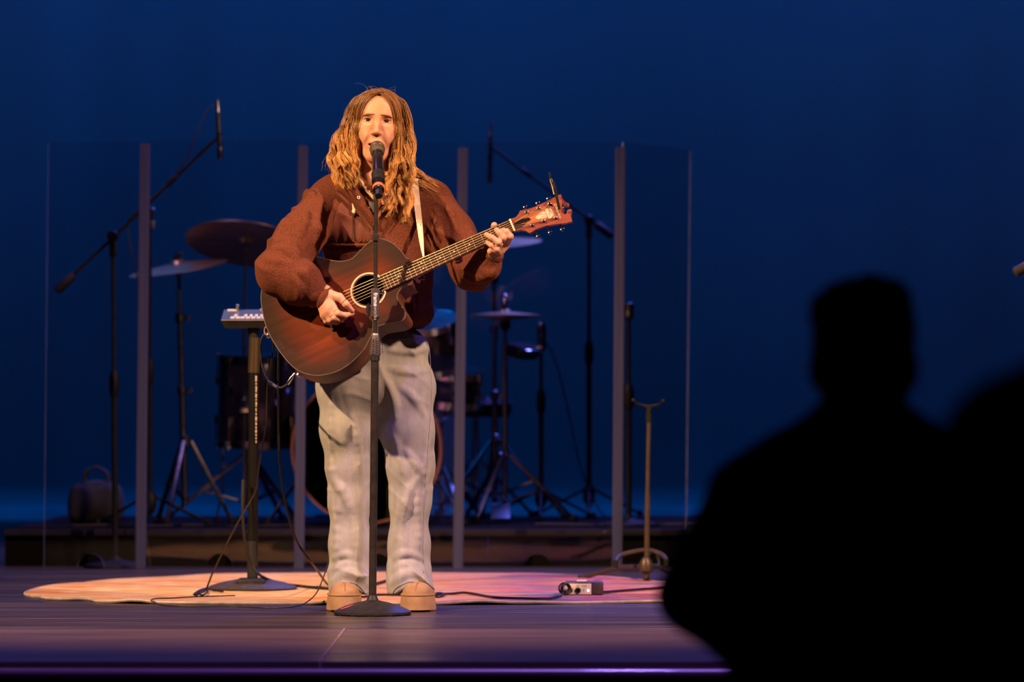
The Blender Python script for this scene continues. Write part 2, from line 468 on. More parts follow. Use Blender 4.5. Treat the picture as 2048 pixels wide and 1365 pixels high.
for i in range(nx - 1):
    for k in range(m_ - 1): Fc.append((i * m_ + k, (i + 1) * m_ + k, (i + 1) * m_ + k + 1, i * m_ + k + 1))
o = mk('wall_back', V, Fc, m_cyc); setp(o, kind='structure')
# black side masking beyond the frame, so the stage box is closed
m_masking = mat('masking_velour', (0.006, 0.006, 0.007), 0.95, spec=0.1, var=[(0.004,) * 3, (0.008,) * 3], vscale=(3, 3, 1))
for s, n in ((-1, 'wall_left'), (1, 'wall_right')):
    mb = MB()
    V = []; Fc = []
    for i in range(60):
        y = YF + 0.3 + (YC - 0.5 - YF) * i / 59; x = s * (6.6 + 0.12 * math.sin(i * 1.3))
        V += [(x, y, 0.0), (x, y, 8.0)]
    for i in range(59): Fc.append((2 * i, 2 * i + 1, 2 * i + 3, 2 * i + 2))
    o = mk(n, V, Fc, m_masking); setp(o, kind='structure')

# ------------------------------------------------------------------ rug
m_rug = bpy.data.materials.new('watercolour_rug'); m_rug.use_nodes = True
nt, nd, L = nodes(m_rug); b = nd['Principled BSDF']; b.inputs['Roughness'].default_value = 0.95; b.inputs['Specular IOR Level'].default_value = 0.1
tc = nd.new('ShaderNodeTexCoord')
def nz(sc, det, off=(0, 0, 0)):
    mp = nd.new('ShaderNodeMapping'); mp.inputs['Scale'].default_value = sc; mp.inputs['Location'].default_value = off; L.new(tc.outputs['Object'], mp.inputs[0])
    n = nd.new('ShaderNodeTexNoise'); n.inputs['Scale'].default_value = 1; n.inputs['Detail'].default_value = det; L.new(mp.outputs[0], n.inputs['Vector']); return n.outputs['Fac']
def ramp(fac, els):
    r = nd.new('ShaderNodeValToRGB'); e = r.color_ramp.elements
    e[0].position = els[0][0]; e[0].color = (*els[0][1], 1); e[1].position = els[-1][0]; e[1].color = (*els[-1][1], 1)
    for p, c in els[1:-1]: k = e.new(p); k.color = (*c, 1)
    L.new(fac, r.inputs[0]); return r.outputs[0]
def mix(f, a, c):
    x = nd.new('ShaderNodeMix'); x.data_type = 'RGBA'
    if isinstance(f, float): x.inputs[0].default_value = f
    else: L.new(f, x.inputs[0])
    L.new(a, x.inputs[6]); L.new(c, x.inputs[7]); return x.outputs[2]
sx = nd.new('ShaderNodeSeparateXYZ'); L.new(tc.outputs['Object'], sx.inputs[0])
warm = ramp(nz((2.2, 7, 1), 6), [(0.39, (0.62, 0.44, 0.19)), (0.46, (0.55, 0.27, 0.06)), (0.52, (0.66, 0.49, 0.25)), (0.59, (0.50, 0.20, 0.035))])
pink = ramp(nz((2.6, 8, 1), 7, (3, 1, 0)), [(0.39, (0.08, 0.11, 0.22)), (0.45, (0.32, 0.18, 0.27)), (0.50, (0.40, 0.06, 0.16)), (0.55, (0.40, 0.23, 0.25)), (0.61, (0.44, 0.13, 0.05))])
mr = nd.new('ShaderNodeMapRange'); mr.inputs['From Min'].default_value = -0.15; mr.inputs['From Max'].default_value = 0.55; L.new(sx.outputs['X'], mr.inputs[0])
ad = nd.new('ShaderNodeMath'); ad.operation = 'MULTIPLY_ADD'; L.new(nz((1.5, 4, 1), 3), ad.inputs[0]); ad.inputs[1].default_value = 0.9; ad.inputs[2].default_value = -0.45
a2 = nd.new('ShaderNodeMath'); a2.use_clamp = True; L.new(ad.outputs[0], a2.inputs[0]); L.new(mr.outputs[0], a2.inputs[1])
base = mix(a2.outputs[0], warm, pink)
L.new(base, b.inputs['Base Color'])
bp = nd.new('ShaderNodeBump'); bp.inputs['Strength'].default_value = 0.6; bp.inputs['Distance'].default_value = 0.004
L.new(nz((220, 220, 1), 2), bp.inputs['Height']); L.new(bp.outputs[0], b.inputs['Normal'])
m_rugedge = mat('rug_backing', (0.32, 0.28, 0.26), 0.9, var=[(0.25, 0.22, 0.2), (0.4, 0.35, 0.32)], vscale=(30, 30, 30))
rug_px = [(50, 1191), (62, 1196), (80, 1197.5), (92, 1201), (130, 1203), (180, 1203), (200, 1207), (300, 1209), (450, 1211), (660, 1211.5), (860, 1211.5), (1000, 1210.5), (1150, 1209.5), (1214, 1208.5), (1340, 1206.5), (1420, 1202), (1462, 1192), (1440, 1182), (1334, 1170), (1200, 1158), (1100, 1154), (1000, 1152), (860, 1151), (660, 1151), (450, 1153), (350, 1158), (220, 1165), (165, 1170), (115, 1174), (70, 1183)]
rug_w = [floor_px(*p) for p in rug_px]
rug_xy = [(v.x, v.y) for v in cat(rug_w, 6, closed=True)]
pts, tr, dd = fill2d(rug_xy, 0.035)
rc = pts.mean(0)
def rugz(x, y, d):
    e = math.exp(-d / 0.05)
    h = 0.010 + 0.0015 * math.sin(x * 9) * math.sin(y * 7)
    lift = max(0, math.sin(x * 9.3 + 0.8)) ** 6 * (0.008 if x < -0.5 else 0.003) + max(0, math.sin(x * 3.1 + 1.9)) ** 24 * 0.008
    if y < rc[1]: h += e * lift
    return h
n = len(pts)
V = [(p[0], p[1], rugz(p[0], p[1], d)) for p, d in zip(pts, dd)]
rug = thing('rug', (rc[0], rc[1], 0), 'round watercolour rug in orange and pink lying on the dark stage', 'rug')
mk('pile', V, [tuple(int(i) for i in t) for t in tr], m_rug, rug)
mb = MB(); m2 = len(rug_xy)
ez = [rugz(x, y, 0) for x, y in rug_xy]
mb.tube([(x, y, z - 0.004) for (x, y), z in zip(rug_xy, ez)], 0.0055, 6, closed=True)
mb.build('edge_binding', m_rugedge, rug)

# ------------------------------------------------------------------ drum riser
m_riser = mat('riser_carpet', (0.016, 0.013, 0.015), 0.95, spec=0.03, var=[(0.006, 0.005, 0.006), (0.012, 0.010, 0.012)], vscale=(30, 30, 30), bump=((200, 200, 200), 0.4))
m_riserskirt = mat('riser_skirt', (0.011, 0.009, 0.009), 0.9, spec=0.03, var=[(0.0035,) * 3, (0.006, 0.005, 0.005)], vscale=(4, 4, 2))
RZ, RF, RBk = 0.152, 17.05 + CAMY, 19.15 + CAMY
riser = thing('drum_riser', (-0.3, RF, 0), 'low black carpeted riser carrying the drum kit behind the clear shield', 'platform')
mb = MB()
for k in range(3):
    pass
xr0, xr1 = -2.1, 1.9
nseg = 4
for k in range(nseg):
    a = xr0 + (xr1 - xr0) * k / nseg; c = xr0 + (xr1 - xr0) * (k + 1) / nseg
    MB().box(((a + c) / 2, (RF + RBk) / 2, RZ - 0.012), (c - a - 0.004, RBk - RF, 0.024), bevel=0.004).build('deck_panel', m_riser, riser)
    MB().box(((a + c) / 2, RF + 0.03, (RZ - 0.026) / 2), (c - a - 0.004, 0.02, RZ - 0.026), bevel=0.002).build('skirt_panel', m_riserskirt, riser)
m_riseredge = mat('riser_edge_trim', (0.03, 0.025, 0.03), 0.6, 0.0, 0.15, var=[(0.010, 0.009, 0.012), (0.016, 0.014, 0.018)], vscale=(9, 20, 20))
MB().box(((xr0 + xr1) / 2, RF - 0.006, RZ - 0.012), (xr1 - xr0, 0.012, 0.026), bevel=0.004).build('edge_trim', m_riseredge, riser)

# ------------------------------------------------------------------ clear drum shield
m_acrylic = bpy.data.materials.new('clear_acrylic'); m_acrylic.use_nodes = True
nt, nd, L = nodes(m_acrylic)
nd.remove(nd['Principled BSDF']); out = nd['Material Output']
tr_ = nd.new('ShaderNodeBsdfTransparent'); tr_.inputs[0].default_value = (0.945, 0.945, 0.955, 1)
gl = nd.new('ShaderNodeBsdfGlossy'); gl.inputs['Roughness'].default_value = 0.02
lw = nd.new('ShaderNodeLayerWeight'); lw.inputs[0].default_value = 0.5
pw = nd.new('ShaderNodeMath'); pw.operation = 'POWER'; pw.inputs[1].default_value = 5.0; L.new(lw.outputs['Facing'], pw.inputs[0])
fr = nd.new('ShaderNodeMath'); fr.operation = 'MULTIPLY_ADD'; fr.inputs[1].default_value = 0.96; fr.inputs[2].default_value = 0.04; L.new(pw.outputs[0], fr.inputs[0])
tcx = nd.new('ShaderNodeTexCoord'); nn = nd.new('ShaderNodeTexNoise'); nn.inputs['Scale'].default_value = 3; L.new(tcx.outputs['Object'], nn.inputs['Vector'])
bp = nd.new('ShaderNodeBump'); bp.inputs['Strength'].default_value = 0.05; bp.inputs['Distance'].default_value = 0.01; L.new(nn.outputs['Fac'], bp.inputs['Height']); L.new(bp.outputs[0], gl.inputs['Normal'])
mx = nd.new('ShaderNodeMixShader'); L.new(fr.outputs[0], mx.inputs[0]); L.new(tr_.outputs[0], mx.inputs[1]); L.new(gl.outputs[0], mx.inputs[2]); L.new(mx.outputs[0], out.inputs[0])
m_hinge = mat('frosted_hinge_strip', (0.2, 0.17, 0.21), 0.75, 0.0, 0.08, var=[(0.034, 0.036, 0.088), (0.046, 0.048, 0.115)], vscale=(60, 60, 2))
m_acedge = mat('sawn_acrylic_edge', (0.12, 0.13, 0.15), 0.3, var=[(0.10, 0.12, 0.16), (0.16, 0.19, 0.24)], vscale=(30, 30, 30))
DSH = 16.72
post_b = [(281, 1144), (598, 1140), (916, 1139), (1234, 1142)]
post_t = [(290, 283), (606, 287), (926, 291), (1241, 290)]
def shp(px, py, d=DSH): return P(px, py, d)
lows = [shp(p[0], 810 + FPX * CAMZ / DSH) for p in post_b]
htop = [shp(p[0], p[1]).z for p in post_t]
tops = [Vector((shp(*pt).x, DSH + CAMY, shp(*pt).z)) for pt in post_t]
# outer panels fold back around the kit
Lo = Vector((shp(83, 900, DSH + 0.05).x, DSH + 0.05 + CAMY, 0)); Ro = Vector((shp(1374, 900, DSH + 0.52).x, DSH + 0.52 + CAMY, 0))
base_pts = [Lo] + [Vector((l.x, l.y, 0)) for l in lows] + [Ro]
lean = [Vector((0.012, 0, 0))] * 6
htp = [1.735, tops[0].z + 0.015, tops[1].z + 0.012, tops[2].z + 0.012, tops[3].z + 0.012, 1.735]
shield = thing('drum_shield', (-0.4, DSH + CAMY, 0), 'folding clear acrylic drum shield of hinged panels in front of the kit', 'screen')
for i in range(5):
    a = base_pts[i]; c = base_pts[i + 1]; ax = (c - a); w = ax.length; ax.normalize(); nrm = Vector((0, 0, 1)).cross(ax).normalized()
    ga = 0.010
    H0, H1 = htp[i], htp[i + 1]; H = min(H0, H1)
    poly = []
    mid = w / 2; rn = 0.056
    poly.append((ga, 0.004)); poly.append((mid - rn, 0.004))
    for k in range(1, 12): an = math.pi - math.pi * k / 12; poly.append((mid + rn * math.cos(an), 0.004 + rn * 1.1 * math.sin(an)))
    poly.append((mid + rn, 0.004)); poly.append((w - ga, 0.004)); poly.append((w - ga, H)); poly.append((ga, H))
    def q(u, z, t): return a + ax * u + Vector((0.018 * z / 1.7, 0, z)) + nrm * t
    n = len(poly)
    V = [q(u, z, 0.003) for u, z in poly] + [q(u, z, -0.003) for u, z in poly]
    Fc = [tuple(range(n)), tuple(range(2 * n - 1, n - 1, -1))]
    pane = mk('acrylic_panel', V, Fc, m_acrylic, shield, smooth=False)
    Fe = [(k, k + n, (k + 1) % n + n, (k + 1) % n) for k in range(n)]
    mk('sawn_edge', V, Fe, m_acedge, pane, smooth=False)
for i in range(4):
    a = base_pts[i + 1]; mb = MB()
    a0_ = a + Vector((0, -0.004, 0.004)); a1_ = Vector((tops[i].x, a.y - 0.004, tops[i].z - 0.01)); sec = [(-0.021, 0.0), (-0.019, -0.006), (-0.004, -0.0075), (0, -0.0065), (0.004, -0.0075), (0.019, -0.006), (0.021, 0.0), (0.019, 0.006), (-0.019, 0.006)]
    ns = len(sec); mb.add([a0_ + Vector((x_, y_, 0)) for x_, y_ in sec] + [a1_ + Vector((x_, y_, 0)) for x_, y_ in sec], [(k, (k + 1) % ns, (k + 1) % ns + ns, k + ns) for k in range(ns)] + [tuple(range(ns - 1, -1, -1)), tuple(range(ns, 2 * ns))])
    mb.build('hinge_strip', m_hinge, shield)
# ================================================================== DRUM KIT
m_hoop = mat('amber_wood_hoop', (0.30, 0.11, 0.04), 0.35, var=[(0.22, 0.08, 0.03), (0.36, 0.14, 0.05)], vscale=(6, 6, 6), coat=0.4)
m_shell = mat('black_drum_lacquer', (0.014, 0.011, 0.014), 0.16, var=[(0.01, 0.008, 0.01), (0.02, 0.015, 0.02)], vscale=(4, 4, 4), coat=0.5)
m_headblack = mat('ebony_drum_head', (0.015, 0.014, 0.015), 0.4, var=[(0.011,) * 3, (0.02,) * 3], vscale=(5, 5, 5))
m_headwhite = mat('coated_drum_head', (0.55, 0.5, 0.47), 0.6, var=[(0.48, 0.43, 0.4), (0.6, 0.55, 0.52)], vscale=(12, 12, 12))

def orient(axis): return Vector(axis).normalized().to_track_quat('Z', 'Y').to_matrix()
def drum(name, c, axis, r, depth, label, catg='drum', head=m_headwhite, hoopmat=m_chrome, lugs=8, res_head=True, hoop_w=0.03, group=None, base=None, mat_shell=m_shell):
    c = Vector(c); A = Vector(axis).normalized(); R = orient(axis)
    t = thing(name, base if base is not None else c - Vector((0, 0, r)), label, catg, group)
    h = depth / 2
    MB().lathe([(r * 0.985, -h), (r, -h + 0.004), (r, h - 0.004), (r * 0.985, h)], c, A, 40).build('shell', mat_shell, t)
    MB().lathe([(r * 0.4, h + 0.0035), (r * 0.98, h + 0.003), (r * 1.0, h)], c, A, 40).build('batter_head', head, t)
    if res_head: MB().lathe([(r * 0.4, -h - 0.0035), (r * 0.98, -h - 0.003), (r * 1.0, -h)], c, A, 40).build('resonant_head', head, t)
    for s in (-1, 1):
        MB().lathe([(r * 1.0, s * h + hoop_w * 0.45), (r * 1.035, s * h + hoop_w * 0.5), (r * 1.04, s * h - hoop_w * 0.5), (r * 1.005, s * h - hoop_w * 0.5), (r * 1.0, s * h + hoop_w * 0.45)], c, A, 40).build('hoop', hoopmat, t)
    for k in range(lugs):
        an = 2 * math.pi * (k + 0.5) / lugs; e = R @ Vector((math.cos(an), math.sin(an), 0))
        for s in (-1, 1):
            p = c + e * (r + 0.008) + A * s * h * 0.45
            lg_ = MB().tube([p - A * 0.018, p + A * 0.018], [0.011, 0.011], 8).build('lug', m_chrome, t)
            t0_ = c + e * (r * 1.035 + 0.004) + A * s * (h + 0.022)
            MB().tube([p, p.lerp(t0_, 0.8), t0_ - A * s * 0.017, t0_ - A * s * 0.016, t0_], [0.0035, 0.0035, 0.0035, 0.0075, 0.0075], 8).build('tension_rod', m_chrome, lg_)
    return t
def cymbal(name, c, r, axis, label, group=None, mt=None):
    c = Vector(c); t = thing(name, c, label, 'cymbal', group)
    b = r * 0.17; hb = r * 0.09
    prof = []
    for k in range(9):
        x = k / 8; prof.append((b * x, hb * (1 - x ** 2) ** 0.6 + r * 0.105))
    for k in range(1, 13):
        x = k / 12; prof.append((b + (r - b) * x, r * 0.105 * (1 - x) ** 0.8 * (1 - 0.25 * x)))
    und = [(rr, hh - 0.0025) for rr, hh in prof[::-1]]
    MB().lathe(prof + und, c, axis, 56).build('dish', mt or m_bronze, t)
    A = Vector(axis).normalized(); top = c + A * (hb + r * 0.105)
    MB().lathe([(0.016, 0.0), (0.018, 0.004), (0.018, 0.010), (0.012, 0.014)], top, A, 14).build('felt', m_rubber, t)
    return t, top
def tripod(t, base, spread, hub, nleg=3, rot=0.3, mt=m_stand, r=0.008, foot=True, spine=True, hubz2=None):
    """double-braced legs: every leg, brace and rubber foot is its own part"""
    base = Vector(base)
    for k in range(nleg):
        an = rot + 2 * math.pi * k / nleg; e = Vector((math.cos(an), math.sin(an), 0))
        a = base + Vector((0, 0, hub)) + e * 0.02; f = base + e * spread + Vector((0, 0, 0.018))
        mb = MB(); sd = Vector((-e.y, e.x, 0)) * 0.011
        mb.box((a + f) / 2, ((f - a).length, 0.020, 0.016), R=(f - a).to_track_quat('X', 'Z').to_matrix(), bevel=0.003)
        leg = mb.build('leg', mt, t)
        if spine:
            m0 = a.lerp(f, 0.55); b0 = base + Vector((0, 0, hub * 0.30)) + e * 0.012
            mb = MB()
            mb.box((m0 + b0) / 2, ((m0 - b0).length, 0.013, 0.010), R=(m0 - b0).to_track_quat('X', 'Z').to_matrix(), bevel=0.002)
            MB().cyl(m0 - sd * 1.5, m0 + sd * 1.5, 0.008, n=8).build('pivot_bolt', mt, leg)
            mb.build('brace', mt, t)
        if foot: MB().lathe([(0.014, 0), (0.019, 0.006), (0.017, 0.024), (0.011, 0.034)], f - Vector((0, 0, 0.018)), (e.x * 0.3, e.y * 0.3, 1), 12).build('rubber_foot', m_rubber, leg)
def cym_stand(name, base, top, label, rot=0.4, spread=0.34, hub=0.36, boom=None, mt=m_stand, joint=None, group=None, z0=RZ, foot=True):
    base = Vector((base[0], base[1], z0)); top = Vector(top)
    t = thing(name, base, label, 'stand', group)
    j = Vector(joint) if joint is not None else top
    H = j.z - base.z; ax = (j - base) / H
    def at(f): return base + ax * (H * f)
    MB().cyl(at(0.07), at(0.52), 0.0145, n=14).build('lower_tube', mt, t)
    MB().cyl(at(0.50), at(0.80), 0.0115, n=14).build('middle_tube', mt, t)
    MB().cyl(at(0.78), j, 0.0085, n=12).build('upper_tube', mt, t)
    for f in (0.52, 0.80):
        c = MB().lathe([(0.016, -0.02), (0.02, -0.016), (0.02, 0.016), (0.016, 0.02)], at(f), ax, 14).build('height_clamp', mt, t)
        MB().box(at(f) + Vector((0.032, -0.004, 0)), (0.03, 0.007, 0.018), bevel=0.002).build('wing_nut', mt, c)
    MB().lathe([(0.017, -0.025), (0.022, -0.02), (0.022, 0.02), (0.017, 0.025)], base + Vector((0, 0, hub)), (0, 0, 1), 14).build('leg_collar', mt, t)
    tripod(t, base, spread, hub, rot=rot, mt=mt, foot=foot)
    if joint is not None:
        d = (top - j).normalized()
        MB().cyl(j - d * (boom or 0.15), top, 0.006, n=10).build('boom_arm', mt, t)
        MB().lathe([(0.012, -0.02), (0.02, -0.012), (0.02, 0.012), (0.012, 0.02)], j, (0.3, -1, 0), 14).build('tilter', mt, t)
    tl = MB(); tl.lathe([(0.011, -0.045), (0.013, -0.03), (0.013, -0.012), (0.006, -0.008), (0.004, 0.05)], top, (0, 0, 1), 12)
    tl.build('cymbal_tilter', mt, t)
    MB().box(top + Vector((0, 0, 0.052)), (0.034, 0.008, 0.012), bevel=0.003).build('top_wing_nut', mt, t)
    return t

# bass drum, front hoop towards the hall
dB = 17.62; rB = 0.312
cB = P(733, 902, dB); cB.z = RZ + rB * 1.04 + 0.004
bass = drum('bass_drum', (cB.x, cB.y + 0.22, cB.z), (0, -1, 0), rB, 0.42, 'black bass drum with an amber wooden hoop behind the singer', head=m_headblack, hoopmat=m_hoop, lugs=8, hoop_w=0.045, base=(cB.x, cB.y + 0.22, RZ))
for s in (-1, 1):
    a = Vector((cB.x + s * 0.29, cB.y + 0.16, cB.z - 0.12)); f = Vector((cB.x + s * 0.42, cB.y - 0.05, RZ + 0.012))
    sp_ = MB().cyl(a, f, 0.008, n=10).build('spur', m_chrome, bass)
    MB().lathe([(0.008, 0), (0.016, 0.008), (0.012, 0.03)], f - Vector((0, 0, 0.01)), (0, 0, 1), 10).build('rubber_tip', m_rubber, sp_)
# floor tom on the left of the kit
dT = 17.9
cT = P(512, 803, dT); rT = 0.165
ftom = drum('floor_tom', cT, (0.02, -0.05, 1), rT, 0.37, 'deep black floor tom with chrome lugs left of the bass drum', head=m_headwhite, lugs=6, base=(cT.x, cT.y, RZ))
for an in (0.5, 2.5, 4.5):
    e = Vector((math.cos(an), math.sin(an), 0)); a = cT + e * (rT + 0.025) + Vector((0, 0, 0.06)); f = Vector((a.x, a.y, RZ + 0.01))
    k = f + e * 0.03
    MB().tube([a, f + Vector((0, 0, 0.12)), k + Vector((0, 0, 0.04)), k], 0.0055, 8).build('leg', m_chrome, ftom)
    MB().box(cT + e * (rT + 0.014) + Vector((0, 0, -0.02)), (0.04, 0.04, 0.06), bevel=0.006).build('leg_bracket', m_chrome, ftom)
    MB().lathe([(0.011, 0), (0.013, 0.008), (0.009, 0.03)], (k.x, k.y, RZ), (0, 0, 1), 10).build('rubber_foot', m_rubber, ftom)
# rack tom behind the singer's hip
cR = P(858, 690, 18.05)
rtom = drum('rack_tom', cR, (-0.1, -0.35, 1), 0.135, 0.2, 'small black rack tom mounted over the bass drum', lugs=6, base=(cR.x, cR.y, cR.z - 0.12))
# arm that carries the tom down to the bass drum
m0 = cR + Vector((-0.15, 0.03, -0.03))
MB().tube(cat([cR + Vector((-0.12, 0.02, -0.02)), m0, Vector((m0.x - 0.03, cB.y + 0.2, cB.z + rB + 0.14)), Vector((m0.x - 0.04, cB.y + 0.2, cB.z + rB - 0.005))], 6), 0.011, 10).build('mounting_arm', m_chrome, rtom)
cR2 = P(615, 700, 18.05)
rt2 = drum('rack_tom', cR2, (0.1, -0.35, 1), 0.125, 0.18, 'rack tom half hidden behind the guitar body', lugs=6, base=(cR2.x, cR2.y, cR2.z - 0.12))
m0 = cR2 + Vector((0.14, 0.03, -0.03))
MB().tube(cat([cR2 + Vector((0.11, 0.02, -0.02)), m0, Vector((m0.x + 0.04, cB.y + 0.2, cB.z + rB + 0.14)), Vector((m0.x + 0.05, cB.y + 0.2, cB.z + rB - 0.008))], 6), 0.011, 10).build('mounting_arm', m_chrome, rt2)
# snare on its stand
cS = P(882, 772, 18.35)
snare = drum('snare_drum', cS, (0.12, -0.14, 1), 0.178, 0.13, 'snare drum with a pale coated head right of the singer', lugs=8, base=(cS.x, cS.y, cS.z - 0.08), mat_shell=m_shell)
sb = Vector((cS.x, cS.y, RZ)); st = thing('snare_stand', sb, 'chrome tripod basket stand under the snare drum', 'stand')
MB().cyl(sb + Vector((0, 0, 0.04)), (cS.x, cS.y, cS.z - 0.16), 0.0125, n=12).build('tube', m_chrome, st)
tripod(st, sb, 0.28, 0.24, rot=0.9)
for an in (0.3, 2.4, 4.5):
    e = Vector((math.cos(an), math.sin(an), 0))
    MB().tube(cat([Vector((cS.x, cS.y, cS.z - 0.15)), cS + e * 0.1 + Vector((0, 0, -0.11)), cS + e * 0.186 + Vector((0, 0, -0.09)), cS + e * 0.2 + Vector((0, 0, -0.045))], 5), 0.006, 8).build('basket_arm', m_chrome, st)
# drum throne
cTh = P(951, 800, 18.9); m_vinyl = mat('black_vinyl', (0.012, 0.011, 0.012), 0.4, var=[(0.009,) * 3, (0.016,) * 3], vscale=(20, 20, 20))
th = thing('drum_throne', (cTh.x, cTh.y, RZ), 'round black padded drum stool behind the snare', 'stool')
zt = RZ + 0.46
MB().lathe([(0.05, 0), (0.15, 0.0), (0.165, 0.02), (0.168, 0.06), (0.15, 0.085), (0.08, 0.095)], (cTh.x, cTh.y, zt), (0, 0, 1), 32).build('seat', m_vinyl, th)
MB().cyl((cTh.x, cTh.y, RZ + 0.05), (cTh.x, cTh.y, zt), 0.015).build('tube', m_chrome, th)
tripod(th, (cTh.x, cTh.y, RZ), 0.26, 0.26, rot=0.2)

# cymbals and their stands -------------------------------------------------
def stand_xy(px, d): v = P(px, 900, d); return (v.x, v.y)
# hi-hat
dH = 18.15
hc = P(1010, 631, dH); x, y = hc.x, hc.y
hh = thing('hi_hat_stand', (x, y, RZ), 'chrome hi-hat stand with pedal and tripod legs right of the singer', 'stand')
MB().cyl((x, y, RZ + 0.05), (x, y, hc.z - 0.11), 0.0125).build('lower_tube', m_stand, hh)
MB().cyl((x, y, hc.z - 0.14), (x, y, hc.z - 0.02), 0.009).build('upper_tube', m_chrome, hh)
MB().lathe([(0.010, -0.04), (0.022, -0.03), (0.026, 0.0), (0.02, 0.015)], (x, y, hc.z - 0.03), (0, 0, 1)).build('seat_cup', m_rubber, hh)
MB().cyl((x, y, hc.z - 0.05), (x, y, hc.z + 0.10), 0.0035, n=8).build('pull_rod', m_chrome, hh)
MB().lathe([(0.008, 0.03), (0.013, 0.034), (0.013, 0.06), (0.009, 0.066), (0.012, 0.07), (0.012, 0.09), (0.004, 0.096)], (x, y, hc.z), (0, 0, 1), 12).build('clutch', m_chrome, hh)
tripod(hh, (x, y, RZ), 0.3, 0.3, rot=2.2)
MB().box((x - 0.02, y - 0.14, RZ + 0.05), (0.085, 0.28, 0.01), R=Matrix.Rotation(0.2, 3, 'X'), bevel=0.004).build('foot_pedal', m_steel, hh)
cymbal('hi_hat_cymbal', (x, y, hc.z), 0.157, (0.0, 0.0, 1), 'upper hi-hat cymbal with clutch on the right stand', 'hi-hat pair')
cb_, _ = cymbal('hi_hat_cymbal', (x, y, hc.z - 0.006), 0.157, (0.0, 0.0, -1), 'lower hi-hat cymbal facing up below its twin', 'hi-hat pair')
# right crash
cc = P(984, 487, 18.62); ax = Vector((-0.06, -0.14, 1))
cy, top = cymbal('crash_cymbal', cc, 0.226, ax, 'crash cymbal showing behind the fretting hand')
bx, by = stand_xy(990, 18.62)
cym_stand('cymbal_stand', (bx, by), cc + Vector((0, 0, 0.012)), 'tall chrome cymbal stand beside the hi-hat with wide tripod legs', rot=-0.35, spread=0.33, hub=0.36, joint=P(988, 560, 18.62), boom=0.28)
# dark pad clamped beside the hi-hat
pc = P(1046, 700, 18.25); pad = thing('drum_pad', pc, 'black drum pad on a short arm right of the hi-hat stand', 'drum')
MB().lathe([(0.05, -0.035), (0.07, -0.028), (0.078, -0.005), (0.078, 0.012), (0.07, 0.018)], pc, (0.12, -0.25, 1), 32).build('shell', m_shell, pad)
MB().lathe([(0.03, 0.0185), (0.068, 0.0185), (0.07, 0.0165)], pc, (0.12, -0.25, 1), 32).build('striking_face', m_rubber, pad)
MB().tube(cat([pc + Vector((-0.02, 0, -0.02)), P(1024, 702, 18.22), P(1012, 690, 18.17)], 5), 0.008, 8).build('mounting_arm', m_stand, pad)
MB().box(P(1079, 692, 18.2), (0.028, 0.02, 0.022), bevel=0.004).build('edge_clamp', m_chrome, pad)
# left splash / crash with bright bell
cc = P(357, 537, 17.8); ax = Vector((-0.16, -0.13, 1))
cymbal('crash_cymbal', cc, 0.215, ax, 'tilted crash cymbal shining on its own at far left of kit')
cym_stand('cymbal_stand', stand_xy(371, 17.8), cc + Vector((0, 0, 0.010)), 'dark cymbal stand standing left of the floor tom', rot=0.2, spread=0.2, hub=0.36, mt=m_darksteel)
# large ride seen from below
cc = P(492, 488, 17.95); ax = Vector((0.10, 0.36, 1))
cymbal('ride_cymbal', cc, 0.265, ax, 'large dark ride cymbal tipped up above the floor tom')
j = P(489, 640, 17.95)
cym_stand('cymbal_stand', stand_xy(497, 17.95), cc + Vector((0, 0, 0.01)), 'cymbal stand with pale boom rod rising behind the small keyboard', rot=3.3, spread=0.36, hub=0.30, joint=j, boom=0.28)

